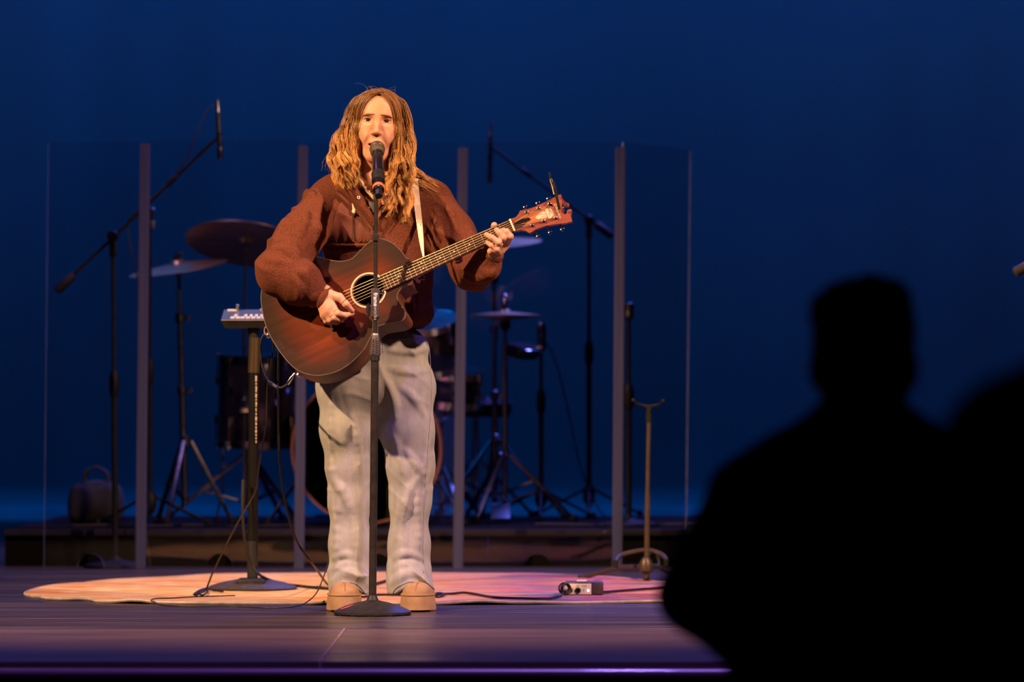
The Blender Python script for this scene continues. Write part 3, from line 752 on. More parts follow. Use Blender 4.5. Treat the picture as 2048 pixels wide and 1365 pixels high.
# microphones and stands on and around the kit --------------------------------
m_micblack = mat('microphone_black', (0.016, 0.016, 0.018), 0.35, 0.3, var=[(0.012,) * 3, (0.02,) * 3], vscale=(30, 30, 30))
def mic_stand(name, base, ztop, label, boom=None, round_base=True, z0=0.0, mt=m_black, joint_f=0.55, r=0.0125, group=None, lean=0.0):
    """boom: (end A, end B) of the boom bar, or None"""
    bx, by = base; t = thing(name, (bx, by, z0), label, 'stand', group)
    H = ztop - z0
    def at(z): return Vector((bx + lean * (z - z0) / max(H, 0.01), by, z))
    if round_base:
        MB().lathe([(0.128, 0.0), (0.13, 0.006), (0.126, 0.014), (0.09, 0.022), (0.04, 0.03), (0.022, 0.036), (0.016, 0.05)], (bx, by, z0), (0, 0, 1), 48).build('round_base', mt, t)
    else:
        for k in range(3):
            an = 0.5 + 2 * math.pi * k / 3; e = Vector((math.cos(an), math.sin(an), 0))
            lg = MB().cyl(Vector((bx, by, z0 + 0.13)) + e * 0.02, Vector((bx, by, z0 + 0.014)) + e * 0.27, 0.007, n=8).build('leg', mt, t)
            MB().lathe([(0.012, 0), (0.014, 0.008), (0.009, 0.03)], Vector((bx, by, z0)) + e * 0.272, (0, 0, 1), 10).build('rubber_foot', m_rubber, lg)
        MB().lathe([(0.018, 0.06), (0.028, 0.08), (0.028, 0.13), (0.016, 0.15)], (bx, by, z0), (0, 0, 1), 16).build('leg_hub', mt, t)
    zj = z0 + H * joint_f
    MB().cyl(at(z0 + 0.04), at(zj), r, n=14).build('lower_tube', mt, t)
    MB().lathe([(r * 1.1, -0.05), (r * 1.6, -0.03), (r * 1.7, 0.03), (r * 1.1, 0.06)], at(zj), (0, 0, 1), 16).build('clutch', mt, t)
    MB().cyl(at(zj), at(ztop), r * 0.72, n=12).build('upper_tube', mt, t)
    if boom:
        a, b = Vector(boom[0]), Vector(boom[1]); c = at(ztop); d = (b - a).normalized()
        MB().lathe([(0.016, -0.03), (0.024, -0.02), (0.024, 0.02), (0.016, 0.03)], c, (0, 1, 0), 16).build('swivel', mt, t)
        MB().box(c - Vector((0, 0, 0.05)), (0.03, 0.03, 0.07), bevel=0.005).build('swivel_neck', mt, t)
        MB().cyl(a, b, 0.0075, n=10).build('boom_bar', mt, t)
        MB().lathe([(0.012, 0), (0.02, 0.006), (0.02, 0.09), (0.012, 0.1)], a, d, 14).build('counterweight', mt, t)
        MB().lathe([(0.008, -0.03), (0.012, -0.02), (0.012, 0.02), (0.008, 0.03)], a.lerp(b, 0.72), d, 10).build('grip', mt, t)
    return t
def pencil_mic(a, b, label, r=0.0105):
    a = Vector(a); b = Vector(b); d = (b - a); L_ = d.length
    t = thing('pencil_microphone', b, label, 'microphone')
    MB().lathe([(r * 0.8, 0), (r, 0.004), (r, L_ * 0.72), (r * 1.0, L_ * 0.73)], a, d, 16).build('barrel', m_micblack, t)
    MB().lathe([(r * 1.05, L_ * 0.735), (r * 1.12, L_ * 0.75), (r * 1.12, L_ * 0.98), (r * 0.9, L_)], a, d, 16).build('capsule', m_darksteel, t)
    MB().lathe([(r * 0.75, -0.05), (r * 0.8, -0.006), (r * 0.95, 0.0)], a, d, 12).build('plug', m_steel, t)
    MB().ring(a + d * 0.45, d, r * 1.25, 0.0035, 18, 6).build('clip_ring', m_rubber, t)
    return t
# left overhead
dL = 16.91
A, B = P(113, 583, dL), P(434, 276, dL)
bx, by = stand_xy(231, dL); jz = P(231, 472, dL).z
mic_stand('boom_microphone_stand', (bx, by), jz, 'black round-base boom stand at far left reaching over the drums', boom=(A, B), lean=-0.01)
pencil_mic(P(436, 225, dL), P(441, 320, dL), 'pencil microphone hanging from the left boom')
pts = cat([P(436, 216, dL), P(427, 212, dL), P(414, 222, dL), P(392, 270, dL - 0.02), P(372, 318, dL - 0.02), P(330, 372, dL - 0.015), P(268, 428, dL - 0.015), P(256, 450, dL), P(262, 500, dL), P(275, 560, dL + 0.02), P(286, 700, dL + 0.03), P(288, 1000, dL + 0.03), Vector((P(300, 1135, dL).x, P(300, 1135, dL).y, 0.006))], 8)
o = MB().tube(pts, 0.0032, 6).build('microphone_cable', m_cable); setp(o, 'thin black cable arching off the left overhead microphone', 'cable')
# right overhead
dR = 18.95
A, B = P(1226, 474, dR), P(985, 296, dR); bx, by = stand_xy(1178, dR); jz = P(1178, 440, dR).z
mic_stand('boom_microphone_stand', (bx, by), jz, 'black boom stand right of the kit with its arm rising leftwards', boom=(A, B), round_base=False, z0=RZ)
pencil_mic(P(981, 270, dR), P(979, 368, dR), 'pencil microphone hanging from the right boom above the crash')
# short stand with a fat microphone, right of the hi-hat
bx, by = stand_xy(1082, 18.5)
mic_stand('microphone_stand', (bx, by), P(1083, 705, 18.5).z, 'short straight black microphone stand right of the hi-hat', round_base=False, z0=RZ, joint_f=0.7)
def side_mic(c, label, h=0.13, r=0.021):
    c = Vector(c); t = thing('side_address_microphone', c, label, 'microphone')
    MB().lathe([(r * 0.6, 0), (r, 0.008), (r, h * 0.5), (r * 0.95, h * 0.52)], c, (0, 0, 1), 18).build('housing', m_micblack, t)
    MB().lathe([(r * 0.98, h * 0.52), (r * 1.05, h * 0.56), (r * 1.0, h * 0.9), (r * 0.6, h)], c, (0, 0, 1), 18).build('grille', m_darksteel, t)
side_mic(P(1083, 703, 18.5), 'thick black microphone upright on the short stand by the hi-hat')
bx, by = stand_xy(1257, 17.5)
mic_stand('microphone_stand', (bx, by), P(1257, 640, 17.5).z, 'straight black microphone stand just right of the last hinge strip', z0=RZ, joint_f=0.62, r=0.014)
side_mic(P(1258, 640, 17.5), 'dark microphone topping the stand beside the last hinge strip', h=0.075)
bx, by = stand_xy(300, 17.4)
mic_stand('microphone_stand', (bx, by), P(301, 440, 17.4).z, 'slim black pole stand close behind the first hinge strip', round_base=False, z0=RZ, joint_f=0.5, r=0.011)
c = P(301, 440, 17.4); t = thing('clip_microphone', c, 'small microphone clipped at the top of the slim pole', 'microphone')
MB().lathe([(0.008, 0), (0.011, 0.004), (0.011, 0.03), (0.015, 0.034), (0.015, 0.05), (0.006, 0.056)], c, (0.1, -0.3, 1), 14).build('body', m_micblack, t)
MB().box(c + Vector((0.008, -0.012, -0.02)), (0.022, 0.014, 0.03), bevel=0.004).build('clip', m_steel, t)
# cable leaning off the boom stand
pts = cat([P(1105, 706, 18.6), P(1122, 760, 18.6), P(1142, 850, 18.65), P(1160, 930, 18.7), P(1176, 975, 18.8), P(1192, 1010, 18.8), Vector((P(1210, 1030, 18.8).x, P(0, 0, 18.8).y, RZ + 0.005))], 8)
o = MB().tube([P(1083, 672, 18.5 - 0.03)] + pts, 0.004, 6).build('microphone_cable', m_cable); setp(o, 'black cable slanting from the short stand down to the riser', 'cable')
# gear bag on the riser at far left
m_bag = mat('black_cordura', (0.01, 0.01, 0.012), 0.8, var=[(0.007,) * 3, (0.014,) * 3], vscale=(60, 60, 60), bump=((300, 300, 300), 0.3))
bc = P(192, 985, 18.0); bgz = RZ
bag = thing('gear_bag', (bc.x, bc.y, bgz), 'dark soft equipment bag with upright handles on left of riser', 'bag')
s_ = SDF().add(ell((bc.x, bc.y, bgz + 0.09), (0.12, 0.09, 0.1)), 0.03)
for sx_ in (-1, 1):
    for sy_ in (-1, 1): s_.add(cap((bc.x + sx_ * 0.08, bc.y + sy_ * 0.05, bgz + 0.035), (bc.x + sx_ * 0.075, bc.y + sy_ * 0.05, bgz + 0.14), 0.034, 0.028), 0.05)
V, Fc = s_.mesh(0.008); V[:, 2] = np.maximum(V[:, 2], bgz + 0.001)
mk('body', V, Fc, m_bag, bag)
for sy_ in (-1, 1):
    MB().tube(cat([(bc.x - 0.05, bc.y + sy_ * 0.04, bgz + 0.17), (bc.x - 0.045, bc.y + sy_ * 0.03, bgz + 0.22), (bc.x + 0.0, bc.y + sy_ * 0.02, bgz + 0.245), (bc.x + 0.05, bc.y + sy_ * 0.03, bgz + 0.215), (bc.x + 0.055, bc.y + sy_ * 0.04, bgz + 0.17)], 6), 0.007, 8).build('handle', m_bag, bag)
# loose cables on the riser top
for k, (x0, x1, dd_, lab) in enumerate([(-1.85, -0.9, 17.35, 'black cable snaking over the left riser top'), (0.1, 1.3, 17.5, 'black cable trailing over the right riser top'), (-0.9, 0.0, 18.9, 'black cable at the back of the riser')]):
    pts = [Vector((x0 + (x1 - x0) * i / 7, dd_ + CAMY + 0.08 * math.sin(i * 2.1 + k), RZ + 0.008)) for i in range(8)]
    o = MB().tube(cat(pts, 6), 0.006, 6).build('floor_cable', m_cable); setp(o, lab, 'cable')
# boom whose tip only just enters at the right edge
A, B = P(2028, 547, 15.5), P(2290, 405, 15.5)
v = P(2165, 900, 15.5)
mic_stand('boom_microphone_stand', (v.x, v.y), P(2165, 473, 15.5).z, 'grey boom arm tip poking in at the right edge', boom=(A, B), mt=m_greymetal)

# ------------------------------------------------------------------ guitar stand at right
dG = 15.45
g0 = P(1292, 810 + FPX * CAMZ / dG, dG); m_gs = mat('bronze_grey_paint', (0.06, 0.042, 0.03), 0.4, 0.3, var=[(0.045, 0.032, 0.024), (0.07, 0.05, 0.035)], vscale=(30, 30, 30))
gst = thing('guitar_stand', (g0.x, g0.y, 0), 'empty folding guitar stand with curved lower yoke right of the rug', 'stand')
hub = P(1292, 1132, dG)
MB().cyl(P(1293, 1158, dG), P(1295, 990, dG), 0.0105).build('lower_tube', m_gs, gst)
MB().cyl(P(1294.5, 1000, dG), P(1298, 818, dG), 0.0085).build('upper_tube', m_gs, gst)
MB().cyl(P(1297, 845, dG), P(1298, 812, dG), 0.011).build('neck_sleeve', m_rubber, gst)
MB().tube(cat([P(1266, 800, dG - 0.05), P(1270, 806, dG - 0.02), P(1283, 811, dG), P(1298, 813, dG), P(1313, 811, dG), P(1322, 808, dG - 0.03), P(1326, 801, dG - 0.06)], 5), 0.006, 8).build('neck_yoke', m_rubber, gst)
MB().tube(cat([P(1232, 1128, dG - 0.1), P(1234, 1118, dG - 0.05), P(1250, 1108, dG - 0.01), P(1292, 1101, dG), P(1318, 1107, dG - 0.01), P(1331, 1117, dG - 0.05), P(1333, 1126, dG - 0.1)], 6), 0.0085, 8).build('lower_yoke', m_gs, gst)
for pp in ((1231, 1127), (1333, 1125)):
    MB().cyl(P(pp[0], pp[1] + 9, dG - 0.1), P(pp[0], pp[1] - 6, dG - 0.1), 0.0105).build('rubber_pad', m_rubber, gst)
MB().lathe([(0.014, -0.03), (0.024, -0.02), (0.026, 0.01), (0.014, 0.03)], hub, (0, 0, 1), 14).build('leg_hub', m_gs, gst)
ends = [floor_px(1160, 1158, 0.006), floor_px(1352, 1154, 0.006), Vector((g0.x + 0.01, g0.y + 0.3, 0.006)), ]
for e in ends[:2] + ends[2:]:
    lg = MB().tube([hub + (e - hub).normalized() * 0.02, hub.lerp(e, 0.4) + Vector((0, 0, 0.014)), e], 0.0085, 8).build('leg', m_gs, gst)
    MB().ball(e + Vector((0, 0, 0.004)), 0.010, 8).build('rubber_foot', m_rubber, lg)
MB().cyl(P(1293, 1166, dG), P(1293, 1150, dG), 0.010).build('center_foot', m_rubber, gst)
# ================================================================== FRONT GEAR
# ------------------------------------------------------------------ keyboard stand + small keyboard
dK = 14.72
k0 = P(505, 810 + FPX * CAMZ / dK, dK); RUGZ = 0.012
ks = thing('keyboard_stand', (k0.x, k0.y, RUGZ), 'single black column stand with domed base holding the small keyboard', 'stand')
m_kbase = mat('base_grey_casting', (0.045, 0.04, 0.042), 0.6, 0.0, 0.2, var=[(0.035, 0.03, 0.032), (0.055, 0.05, 0.05)], vscale=(60, 60, 60))
m_olive = mat('worn_brass_tube', (0.17, 0.12, 0.07), 0.3, 0.8, var=[(0.12, 0.085, 0.05), (0.22, 0.16, 0.09)], vscale=(40, 40, 3))
MB().lathe([(0.158, 0.0), (0.16, 0.005), (0.15, 0.012), (0.11, 0.024), (0.06, 0.033), (0.03, 0.036)], (k0.x, k0.y, RUGZ), (0, 0, 1), 48).build('base', m_kbase, ks)
MB().box((k0.x, k0.y - 0.03, RUGZ + 0.026), (0.1, 0.16, 0.024), bevel=0.008).build('base_shade_block', m_blackplastic, ks)  # added dark block, stands in for the shade band across the dome
ztop = P(505, 735, dK).z
MB().cyl((k0.x, k0.y, RUGZ + 0.03), (k0.x + 0.005, k0.y, ztop), 0.0185, n=20).build('column', m_blackgloss, ks)
MB().cyl((k0.x + 0.004, k0.y, ztop - 0.02), (k0.x + 0.008, k0.y, P(505, 676, dK).z), 0.0205, n=20).build('upper_sleeve', m_olive, ks)
MB().lathe([(0.014, -0.04), (0.017, 0.0), (0.022, 0.02), (0.02, 0.028)], P(507, 671, dK), (0, 0, 1), 18).build('top_clamp', m_blackplastic, ks)
MB().cyl((k0.x, k0.y, RUGZ + 0.04), (k0.x, k0.y, RUGZ + 0.17), 0.0192, n=18).build('tape_wrap', m_blackplastic, ks)
# worn vertical lettering on the column
mb = MB(); yy = 752
for h in (12, 4, 13, 9, 3, 10, 8, 5, 9, 7, 4, 6, 4, 5, 5):
    c = P(512.2, yy + h / 2, dK - 0.0185)
    mb.box(c, (0.0052 - 0.001 * (h % 3), 0.0012, h * 0.0017), bevel=0.0004)
    if h > 8: mb.box(c + Vector((0.002, 0, 0.003)), (0.003, 0.0012, h * 0.0006))
    yy += h + 2.2
mb.build('column_lettering', mat('worn_cream_print', (0.55, 0.44, 0.32), 0.6, var=[(0.4, 0.3, 0.22), (0.6, 0.5, 0.38)], vscale=(200, 200, 200)), ks)
m_kcase = mat('keyboard_case', (0.012, 0.011, 0.012), 0.6, spec=0.2, var=[(0.009,) * 3, (0.015,) * 3], vscale=(30, 30, 30))
m_kpanel = mat('keyboard_blue_grey_panel', (0.05, 0.07, 0.12), 0.5, spec=0.2, var=[(0.04, 0.06, 0.11), (0.055, 0.08, 0.14)], vscale=(20, 20, 20))
m_keywhite = mat('white_pad_plastic', (0.5, 0.49, 0.5), 0.5, var=[(0.46, 0.45, 0.46), (0.54, 0.53, 0.54)], vscale=(30, 30, 30))
w0 = P(443, 641, dK - 0.03); w1 = P(598, 641, dK - 0.03); KW = w1.x - w0.x
kc = Vector(((w0.x + w1.x) / 2, k0.y, P(505, 657, dK).z))
kb = thing('mini_keyboard', kc, 'small blue-grey keyboard with white stepped keys half hidden by the guitar', 'keyboard')
tilt = 0.22                                       # top face leans towards the hall
yb, yf = kc.y + 0.10, kc.y - 0.05
zf, zb = P(0, 641, dK - 0.05).z, P(0, 621, dK + 0.1).z
# case: taper downwards
mb = MB()
b0, b1 = w0.x + 0.012, w1.x - 0.012
V = [(b0, yf + 0.01, kc.z + 0.001), (b1, yf + 0.01, kc.z + 0.001), (b1, yb - 0.01, kc.z + 0.001), (b0, yb - 0.01, kc.z + 0.001),
     (w0.x, yf, zf - 0.003), (w1.x, yf, zf - 0.003), (w1.x, yb, zb - 0.003), (w0.x, yb, zb - 0.003)]
mk('case', V, [(0, 3, 2, 1), (4, 5, 6, 7), (0, 1, 5, 4), (1, 2, 6, 5), (2, 3, 7, 6), (3, 0, 4, 7)], m_kcase, kb, smooth=False)
slope = Vector((0, yb - yf, zb - zf)); sn = Vector((0, -(zb - zf), yb - yf)).normalized(); R_ = Matrix((Vector((1, 0, 0)), slope.normalized(), sn)).transposed()
MB().box(Vector(((w0.x + w1.x) / 2, (yf + yb) / 2, (zf + zb) / 2)), (KW, slope.length, 0.006), R=R_, bevel=0.001).build('top_panel', m_kpanel, kb, smooth=False)
MB().box(Vector(((w0.x + w1.x) / 2, yf - 0.001, zf)), (KW, 0.006, 0.0035), bevel=0.001).build('front_lip', mat('lip_aluminium', (0.2, 0.19, 0.23), 0.5, 0.3, var=[(0.17, 0.16, 0.2), (0.22, 0.21, 0.25)], vscale=(30, 30, 30)), kb)
def onpanel(u, v, h): return Vector((w0.x + u * KW, yf + slope.y * v, zf + slope.z * v)) + sn * h
stepx = 0.0
for gi, (u0, n_) in enumerate([(0.125, 2), (0.255, 8)]):
    for i in range(n_):
        u = u0 + i * 0.069
        mb = MB()
        mb.box(onpanel(u + 0.016, 0.18, 0.003), (KW * 0.056, slope.length * 0.18, 0.003), R=R_, bevel=0.001)
        mb.build('white_key', m_keywhite, kb, smooth=False)
        if i < n_ - 1: MB().box(onpanel(u + 0.050, 0.40, 0.003), (KW * 0.040, slope.length * 0.20, 0.003), R=R_, bevel=0.001).build('white_key', m_keywhite, kb, smooth=False)
MB().box(onpanel(0.06 + 0.05, 0.86, 0.005), (KW * 0.12, slope.length * 0.10, 0.006), R=R_, bevel=0.001).build('touch_strip', m_keywhite, kb, smooth=False)
MB().box(onpanel(0.72, 0.88, 0.005), (KW * 0.5, slope.length * 0.14, 0.008), R=R_, bevel=0.001).build('display_strip', mat('violet_panel', (0.2, 0.18, 0.42), 0.35, var=[(0.17, 0.15, 0.37), (0.23, 0.2, 0.46)], vscale=(30, 30, 30)), kb, smooth=False)
c = onpanel(0.18, 0.85, 0.0); MB().lathe([(0.006, 0), (0.006, 0.012), (0.007, 0.013), (0.007, 0.024), (0.004, 0.027)], c, (0, 0, 1), 14).build('knob', m_steel, kb)

# ------------------------------------------------------------------ vocal microphone stand
dM = 13.12
b0 = P(745, 810 + FPX * CAMZ / dM, dM)
ms = thing('microphone_stand', (b0.x, b0.y, 0), 'straight black vocal microphone stand with round domed base before the singer', 'stand')
R0 = 0.124
MB().lathe([(R0 - 0.006, 0.0), (R0, 0.004), (R0, 0.011), (R0 - 0.01, 0.017), (0.085, 0.030), (0.05, 0.040), (0.026, 0.045), (0.018, 0.048)], b0, (0, 0, 1), 64).build('base', m_blackplastic, ms)
for k in range(5):
    an = -1.57 + (k - 2) * 0.5
    MB().box(b0 + Vector((math.cos(an) * (R0 - 0.012), math.sin(an) * (R0 - 0.012), 0.001)), (0.02, 0.02, 0.006), bevel=0.001).build('rubber_foot', m_rubber, ms)
# red mark on the dome
a = b0 + Vector((-0.098, -0.052, 0.0205)); c = b0 + Vector((-0.058, -0.035, 0.034))
MB().tube([a, a.lerp(c, 0.5) + Vector((0, 0, 0.0008)), c], [0.004, 0.006, 0.004], 6, sq=0.25).build('red_mark', mat('red_tape', (0.75, 0.06, 0.06), 0.5, var=[(0.65, 0.05, 0.05), (0.8, 0.08, 0.07)], vscale=(50, 50, 50)), ms)
m_polelow = mat('pole_black_worn', (0.022, 0.019, 0.018), 0.35, 0.0, 0.3, var=[(0.015, 0.013, 0.012), (0.03, 0.026, 0.024)], vscale=(30, 30, 30))
m_poleup = mat('pole_dark_grey', (0.05, 0.045, 0.045), 0.3, 0.5, var=[(0.042, 0.038, 0.038), (0.06, 0.054, 0.054)], vscale=(30, 30, 30))
MB().cyl(b0 + Vector((0, 0, 0.04)), P(750, 716, dM), 0.0122, n=20).build('lower_tube', m_polelow, ms)
MB().lathe([(0.017, 0), (0.019, 0.006), (0.013, 0.02)], b0 + Vector((0, 0, 0.042)), (0, 0, 1), 18).build('base_collar', m_blackplastic, ms)
# tapered grip clutch
g0_, g1_ = P(750, 712, dM), P(751, 668, dM)
mb = MB(); prof = [(0.0165, 0.0), (0.0178, 0.004), (0.0172, 0.02), (0.0150, 0.05), (0.0125, 0.066), (0.0110, 0.071)]
mb.lathe(prof, g0_, (g1_ - g0_), 8); grip = mb.build('grip_clutch', m_greymetal, ms, smooth=False)
mb = MB()
for i in range(7):
    z = 0.008 + i * 0.0075; r = 0.0176 - 0.0045 * (z / 0.07)
    c = g0_ + Vector((0.0, -r * 0.96, z)); MB().box(c, (0.018, 0.0014, 0.0016), R=Matrix.Rotation(-0.35, 3, 'Y')).build('grip_ridge', m_blackplastic, grip)
MB().cyl(P(750, 722, dM), P(750, 712, dM), 0.0150, n=16).build('clutch_collar', m_blackplastic, ms)
MB().cyl(P(750.5, 672, dM), P(752, 400, dM), 0.0068, n=14).build('upper_tube', m_poleup, ms)
for s in (-1, 1): MB().cyl(P(750.5 + s * 4.6, 668, dM), P(750.8 + s * 4.6, 630, dM), 0.0022, n=8).build('guide_rod', m_steel, ms)
# printed quick-release block
c = (P(751, 577, dM) + P(750, 634, dM)) / 2; hgt = (P(751, 577, dM) - P(750, 634, dM)).length
blk = MB().box(c, (0.0262, 0.0262, hgt), bevel=0.0022).build('release_block', m_greymetal, ms)
MB().box(c - Vector((0, 0, hgt / 2 + 0.002)), (0.024, 0.024, 0.006), bevel=0.001).build('release_seal', m_rubber, blk)
Rt = Matrix(((0, 1, 0), (0, 0, -1), (-1, 0, 0))).transposed()
def letter(body, size, start_py, mt, bold, xoff=0.0):
    vs_, fs_ = text_mesh(body, size, 0.0004, 0.0, bold)
    o_ = P(751 + xoff, start_py, dM - 0.0135)
    # text x runs down the pole, text y points to the right
    V_ = [o_ + Vector((v.y, -v.z, -v.x)) for v in vs_]
    mk('lettering', V_, [f for f in fs_], mt, blk, smooth=False)
    return max(v.x for v in vs_)
w_ = letter('frame', 0.0185, 586, m_white, 0.0004)
letter('works', 0.0170, 586 + (w_ + 0.001) * FPX / dM, mat('thin_grey_print', (0.45, 0.42, 0.45), 0.6, var=[(0.4, 0.38, 0.4), (0.5, 0.46, 0.5)], vscale=(90, 90, 90)), -0.0001)
MB().box(P(754.8, 592.5, dM - 0.0133), (0.0012, 0.0006, 0.008)).build('red_print', mat('red_print_ink', (0.6, 0.05, 0.05), 0.6, var=[(0.55, 0.04, 0.04), (0.65, 0.06, 0.06)], vscale=(90, 90, 90)), blk)
# thumb wheel on the left of the block
t_ = P(735.5, 613, dM)
mb = MB()
arc = [(737.5, 605.5), (733, 610), (731.5, 618), (733.5, 627), (737.5, 635.5), (740.5, 632), (740, 625), (742, 618), (741, 612)]
mb.prism([P(x_, y_, dM - 0.006) for x_, y_ in arc], (0, 0.012, 0)); mb.build('thumb_lever', m_blackplastic, blk, smooth=False)
MB().cyl(P(740, 615, dM), P(745, 615, dM), 0.003).build('lever_pin', m_steel, blk)
MB().lathe([(0.004, 0), (0.006, 0.004), (0.006, 0.016), (0.004, 0.02)], P(757, 585, dM), (1, 0, 0), 12).build('lock_knob', m_chrome, blk)
# small mid clamp
c = P(751.5, 475, dM)
cl = MB().box(c, (0.021, 0.02, 0.022), bevel=0.002).build('pole_clamp', m_poleup, ms)
for sx_ in (-1, 1):
    for sz_ in (-1, 1): MB().ball(c + Vector((sx_ * 0.0085, -0.010, sz_ * 0.0095)), 0.0018, 6).build('rivet', m_chrome, cl)
# clip that holds the microphone
mh = P(755.5, 372, dM + 0.02)

# ------------------------------------------------------------------ vocal microphone
mA = P(754.5, 297, 13.31)      # grille centre
mT = P(757.5, 392, 13.085)      # tail
ax = (mA - mT); ML = ax.length; axn = ax.normalized()
mic = thing('vocal_microphone', mT, 'black wireless vocal microphone with an orange ring at the singer\'s mouth', 'microphone')
m_micbody = mat('microphone_satin_violet_black', (0.018, 0.016, 0.03), 0.27, 0.5, var=[(0.014, 0.012, 0.024), (0.022, 0.02, 0.036)], vscale=(20, 20, 20))
m_grille = mat('steel_mesh_grille', (0.10, 0.085, 0.065), 0.55, 0.7, var=[(0.05, 0.042, 0.032), (0.16, 0.135, 0.1)], vscale=(700, 700, 700), bump=((600, 600, 600), 0.8, 0.002))
m_oring = mat('orange_ring', (0.9, 0.16, 0.05), 0.5, var=[(0.82, 0.13, 0.04), (0.92, 0.2, 0.06)], vscale=(40, 40, 40))
g = ML - 0.004
MB().lathe([(0.0155, g - 0.032), (0.0225, g - 0.022), (0.0245, g - 0.006), (0.0243, g - 0.001)], mT, axn, 36).build('grille_lower', m_grille, mic)
MB().lathe([(0.0243, g + 0.002), (0.0235, g + 0.010), (0.0200, g + 0.019), (0.0125, g + 0.0255), (0.004, g + 0.027)], mT, axn, 36).build('grille_upper', m_grille, mic)
MB().lathe([(0.0240, g - 0.002), (0.0250, g - 0.001), (0.0250, g + 0.001), (0.0240, g + 0.002)], mT, axn, 36).build('grille_band', m_steel, mic)
MB().lathe([(0.0165, g - 0.050), (0.0182, g - 0.047), (0.0190, g - 0.036), (0.0188, g - 0.026)], mT, axn, 30).build('collar', m_micblack, mic)
MB().lathe([(0.0165, 0.052), (0.0178, 0.055), (0.0183, g - 0.055), (0.0172, g - 0.049)], mT, axn, 30).build('barrel', m_micbody, mic)
MB().lathe([(0.0176, 0.040), (0.0186, 0.042), (0.0186, 0.053), (0.0176, 0.055)], mT, axn, 30).build('orange_ring', m_oring, mic)
MB().lathe([(0.0165, 0.027), (0.0180, 0.029), (0.0180, 0.038), (0.0170, 0.041)], mT, axn, 30).build('lower_collar', m_blackgloss, mic)
MB().lathe([(0.0105, -0.002), (0.0125, 0.0), (0.0138, 0.026), (0.0138, 0.028)], mT, axn, 8).build('antenna_cap', m_micblack, mic)
# little print on the lower collar
side = axn.cross(Vector((1, 0, 0))).normalized(); side = side if side.y < 0 else -side
vs_, fs_ = text_mesh('|||', 0.007, 0.0003)
w_ = max(v.x for v in vs_)
MB().add([mT + axn * (0.033 + v.y) + Vector((1, 0, 0)) * (v.x - w_ / 2) + side * (0.0182 + v.z - abs(v.x - w_ / 2) ** 2 * 28) for v in vs_], fs_).build('collar_print', m_white, mic, smooth=False)
# clip belongs to the stand
cc_ = mT + axn * 0.105
clip = MB()
qv = axn
for an0 in range(14):
    pass
Rm = orient(axn)
arcp = [cc_ + Rm @ Vector((math.cos(a_) * 0.0205, math.sin(a_) * 0.0205, 0)) for a_ in [math.radians(x_) for x_ in range(0, 361, 20)]]
clip.lathe([(0.0187, -0.026), (0.0212, -0.025), (0.0218, 0.022), (0.0187, 0.026)], cc_, axn, 26)
clip.build('microphone_clip', m_blackplastic, ms)
pt = P(752, 402, dM); MB().tube(cat([pt, P(751, 392, dM + 0.004), P(751, 384, dM + 0.012), cc_ - side * 0.024], 5), 0.0075, 10).build('clip_swivel', m_blackplastic, ms)

# ------------------------------------------------------------------ headphone amp box on the rug
dX = 14.26
m_xface = mat('cream_faceplate', (0.55, 0.5, 0.46), 0.45, var=[(0.5, 0.45, 0.41), (0.6, 0.54, 0.5)], vscale=(60, 60, 60))
m_xcase = mat('plum_black_case', (0.05, 0.032, 0.042), 0.5, var=[(0.04, 0.026, 0.034), (0.06, 0.04, 0.05)], vscale=(60, 60, 60))
x0, x1, x2 = P(1131, 1190, dX).x, P(1183, 1190, dX).x, P(1207.5, 1190, dX).x
yb_ = P(0, 0, dX).y; bz = RUGZ
zt_ = bz + 0.044
bxo = thing('headphone_amplifier', ((x0 + x2) / 2, yb_, bz), 'small cream-fronted box with a blue light sitting on the rug', 'box')
Rz = Matrix.Rotation(0.0, 3, 'Z')
MB().box(((x0 + x2) / 2, yb_ + 0.055, bz + 0.022), (x2 - x0 - 0.004, 0.11, 0.044), bevel=0.004).build('case', m_xcase, bxo)
MB().box(((x0 + x1) / 2, yb_ - 0.002, bz + 0.0195), (x1 - x0, 0.006, 0.037), bevel=0.0015).build('faceplate', m_xface, bxo)
MB().box(((x1 + x2) / 2, yb_ - 0.002, bz + 0.0225), (x2 - x1 - 0.002, 0.012, 0.043), bevel=0.004).build('end_bumper', m_xcase, bxo)
for px_, r_ in ((1140.5, 0.0085), (1156, 0.0105)):
    c = Vector((P(px_, 0, dX).x, yb_ - 0.004, bz + 0.0150))
    jk = MB().lathe([(r_, 0), (r_, 0.004), (r_ * 0.75, 0.006), (r_ * 0.5, 0.006), (r_ * 0.45, 0.001)], c, (0, -1, 0), 20).build('jack_socket', m_blackplastic, bxo)
for py_, in ((1190.5,), (1193,)):
    MB().ball((P(1167.5, 0, dX).x, yb_ - 0.005, bz + 0.0175 - (py_ - 1190.5) * 0.0017), 0.0016, 6).build('switch_hole', m_blackplastic, bxo)
m_led = mat('blue_led', (0.3, 0.5, 1), 0.3, emit=(0.35, 0.55, 1.0), estr=14)
MB().ball((P(1176.5, 0, dX).x, yb_ - 0.005, bz + 0.0145), 0.0031, 8).build('indicator_light', m_led, bxo)
for k, (a_, b_) in enumerate([(1153, 1158), (1163, 1167), (1168, 1173)]):
    MB().box(((P(a_, 0, dX).x + P(b_, 0, dX).x) / 2, yb_ - 0.0053, bz + 0.030), (P(b_, 0, dX).x - P(a_, 0, dX).x, 0.0004, 0.0018)).build('print_mark', m_xcase, bxo)
MB().box(((x0 + x1) / 2 + 0.012, yb_ + 0.05, bz + 0.0465), (0.035, 0.05, 0.003), bevel=0.001).build('top_label', m_xface, bxo)
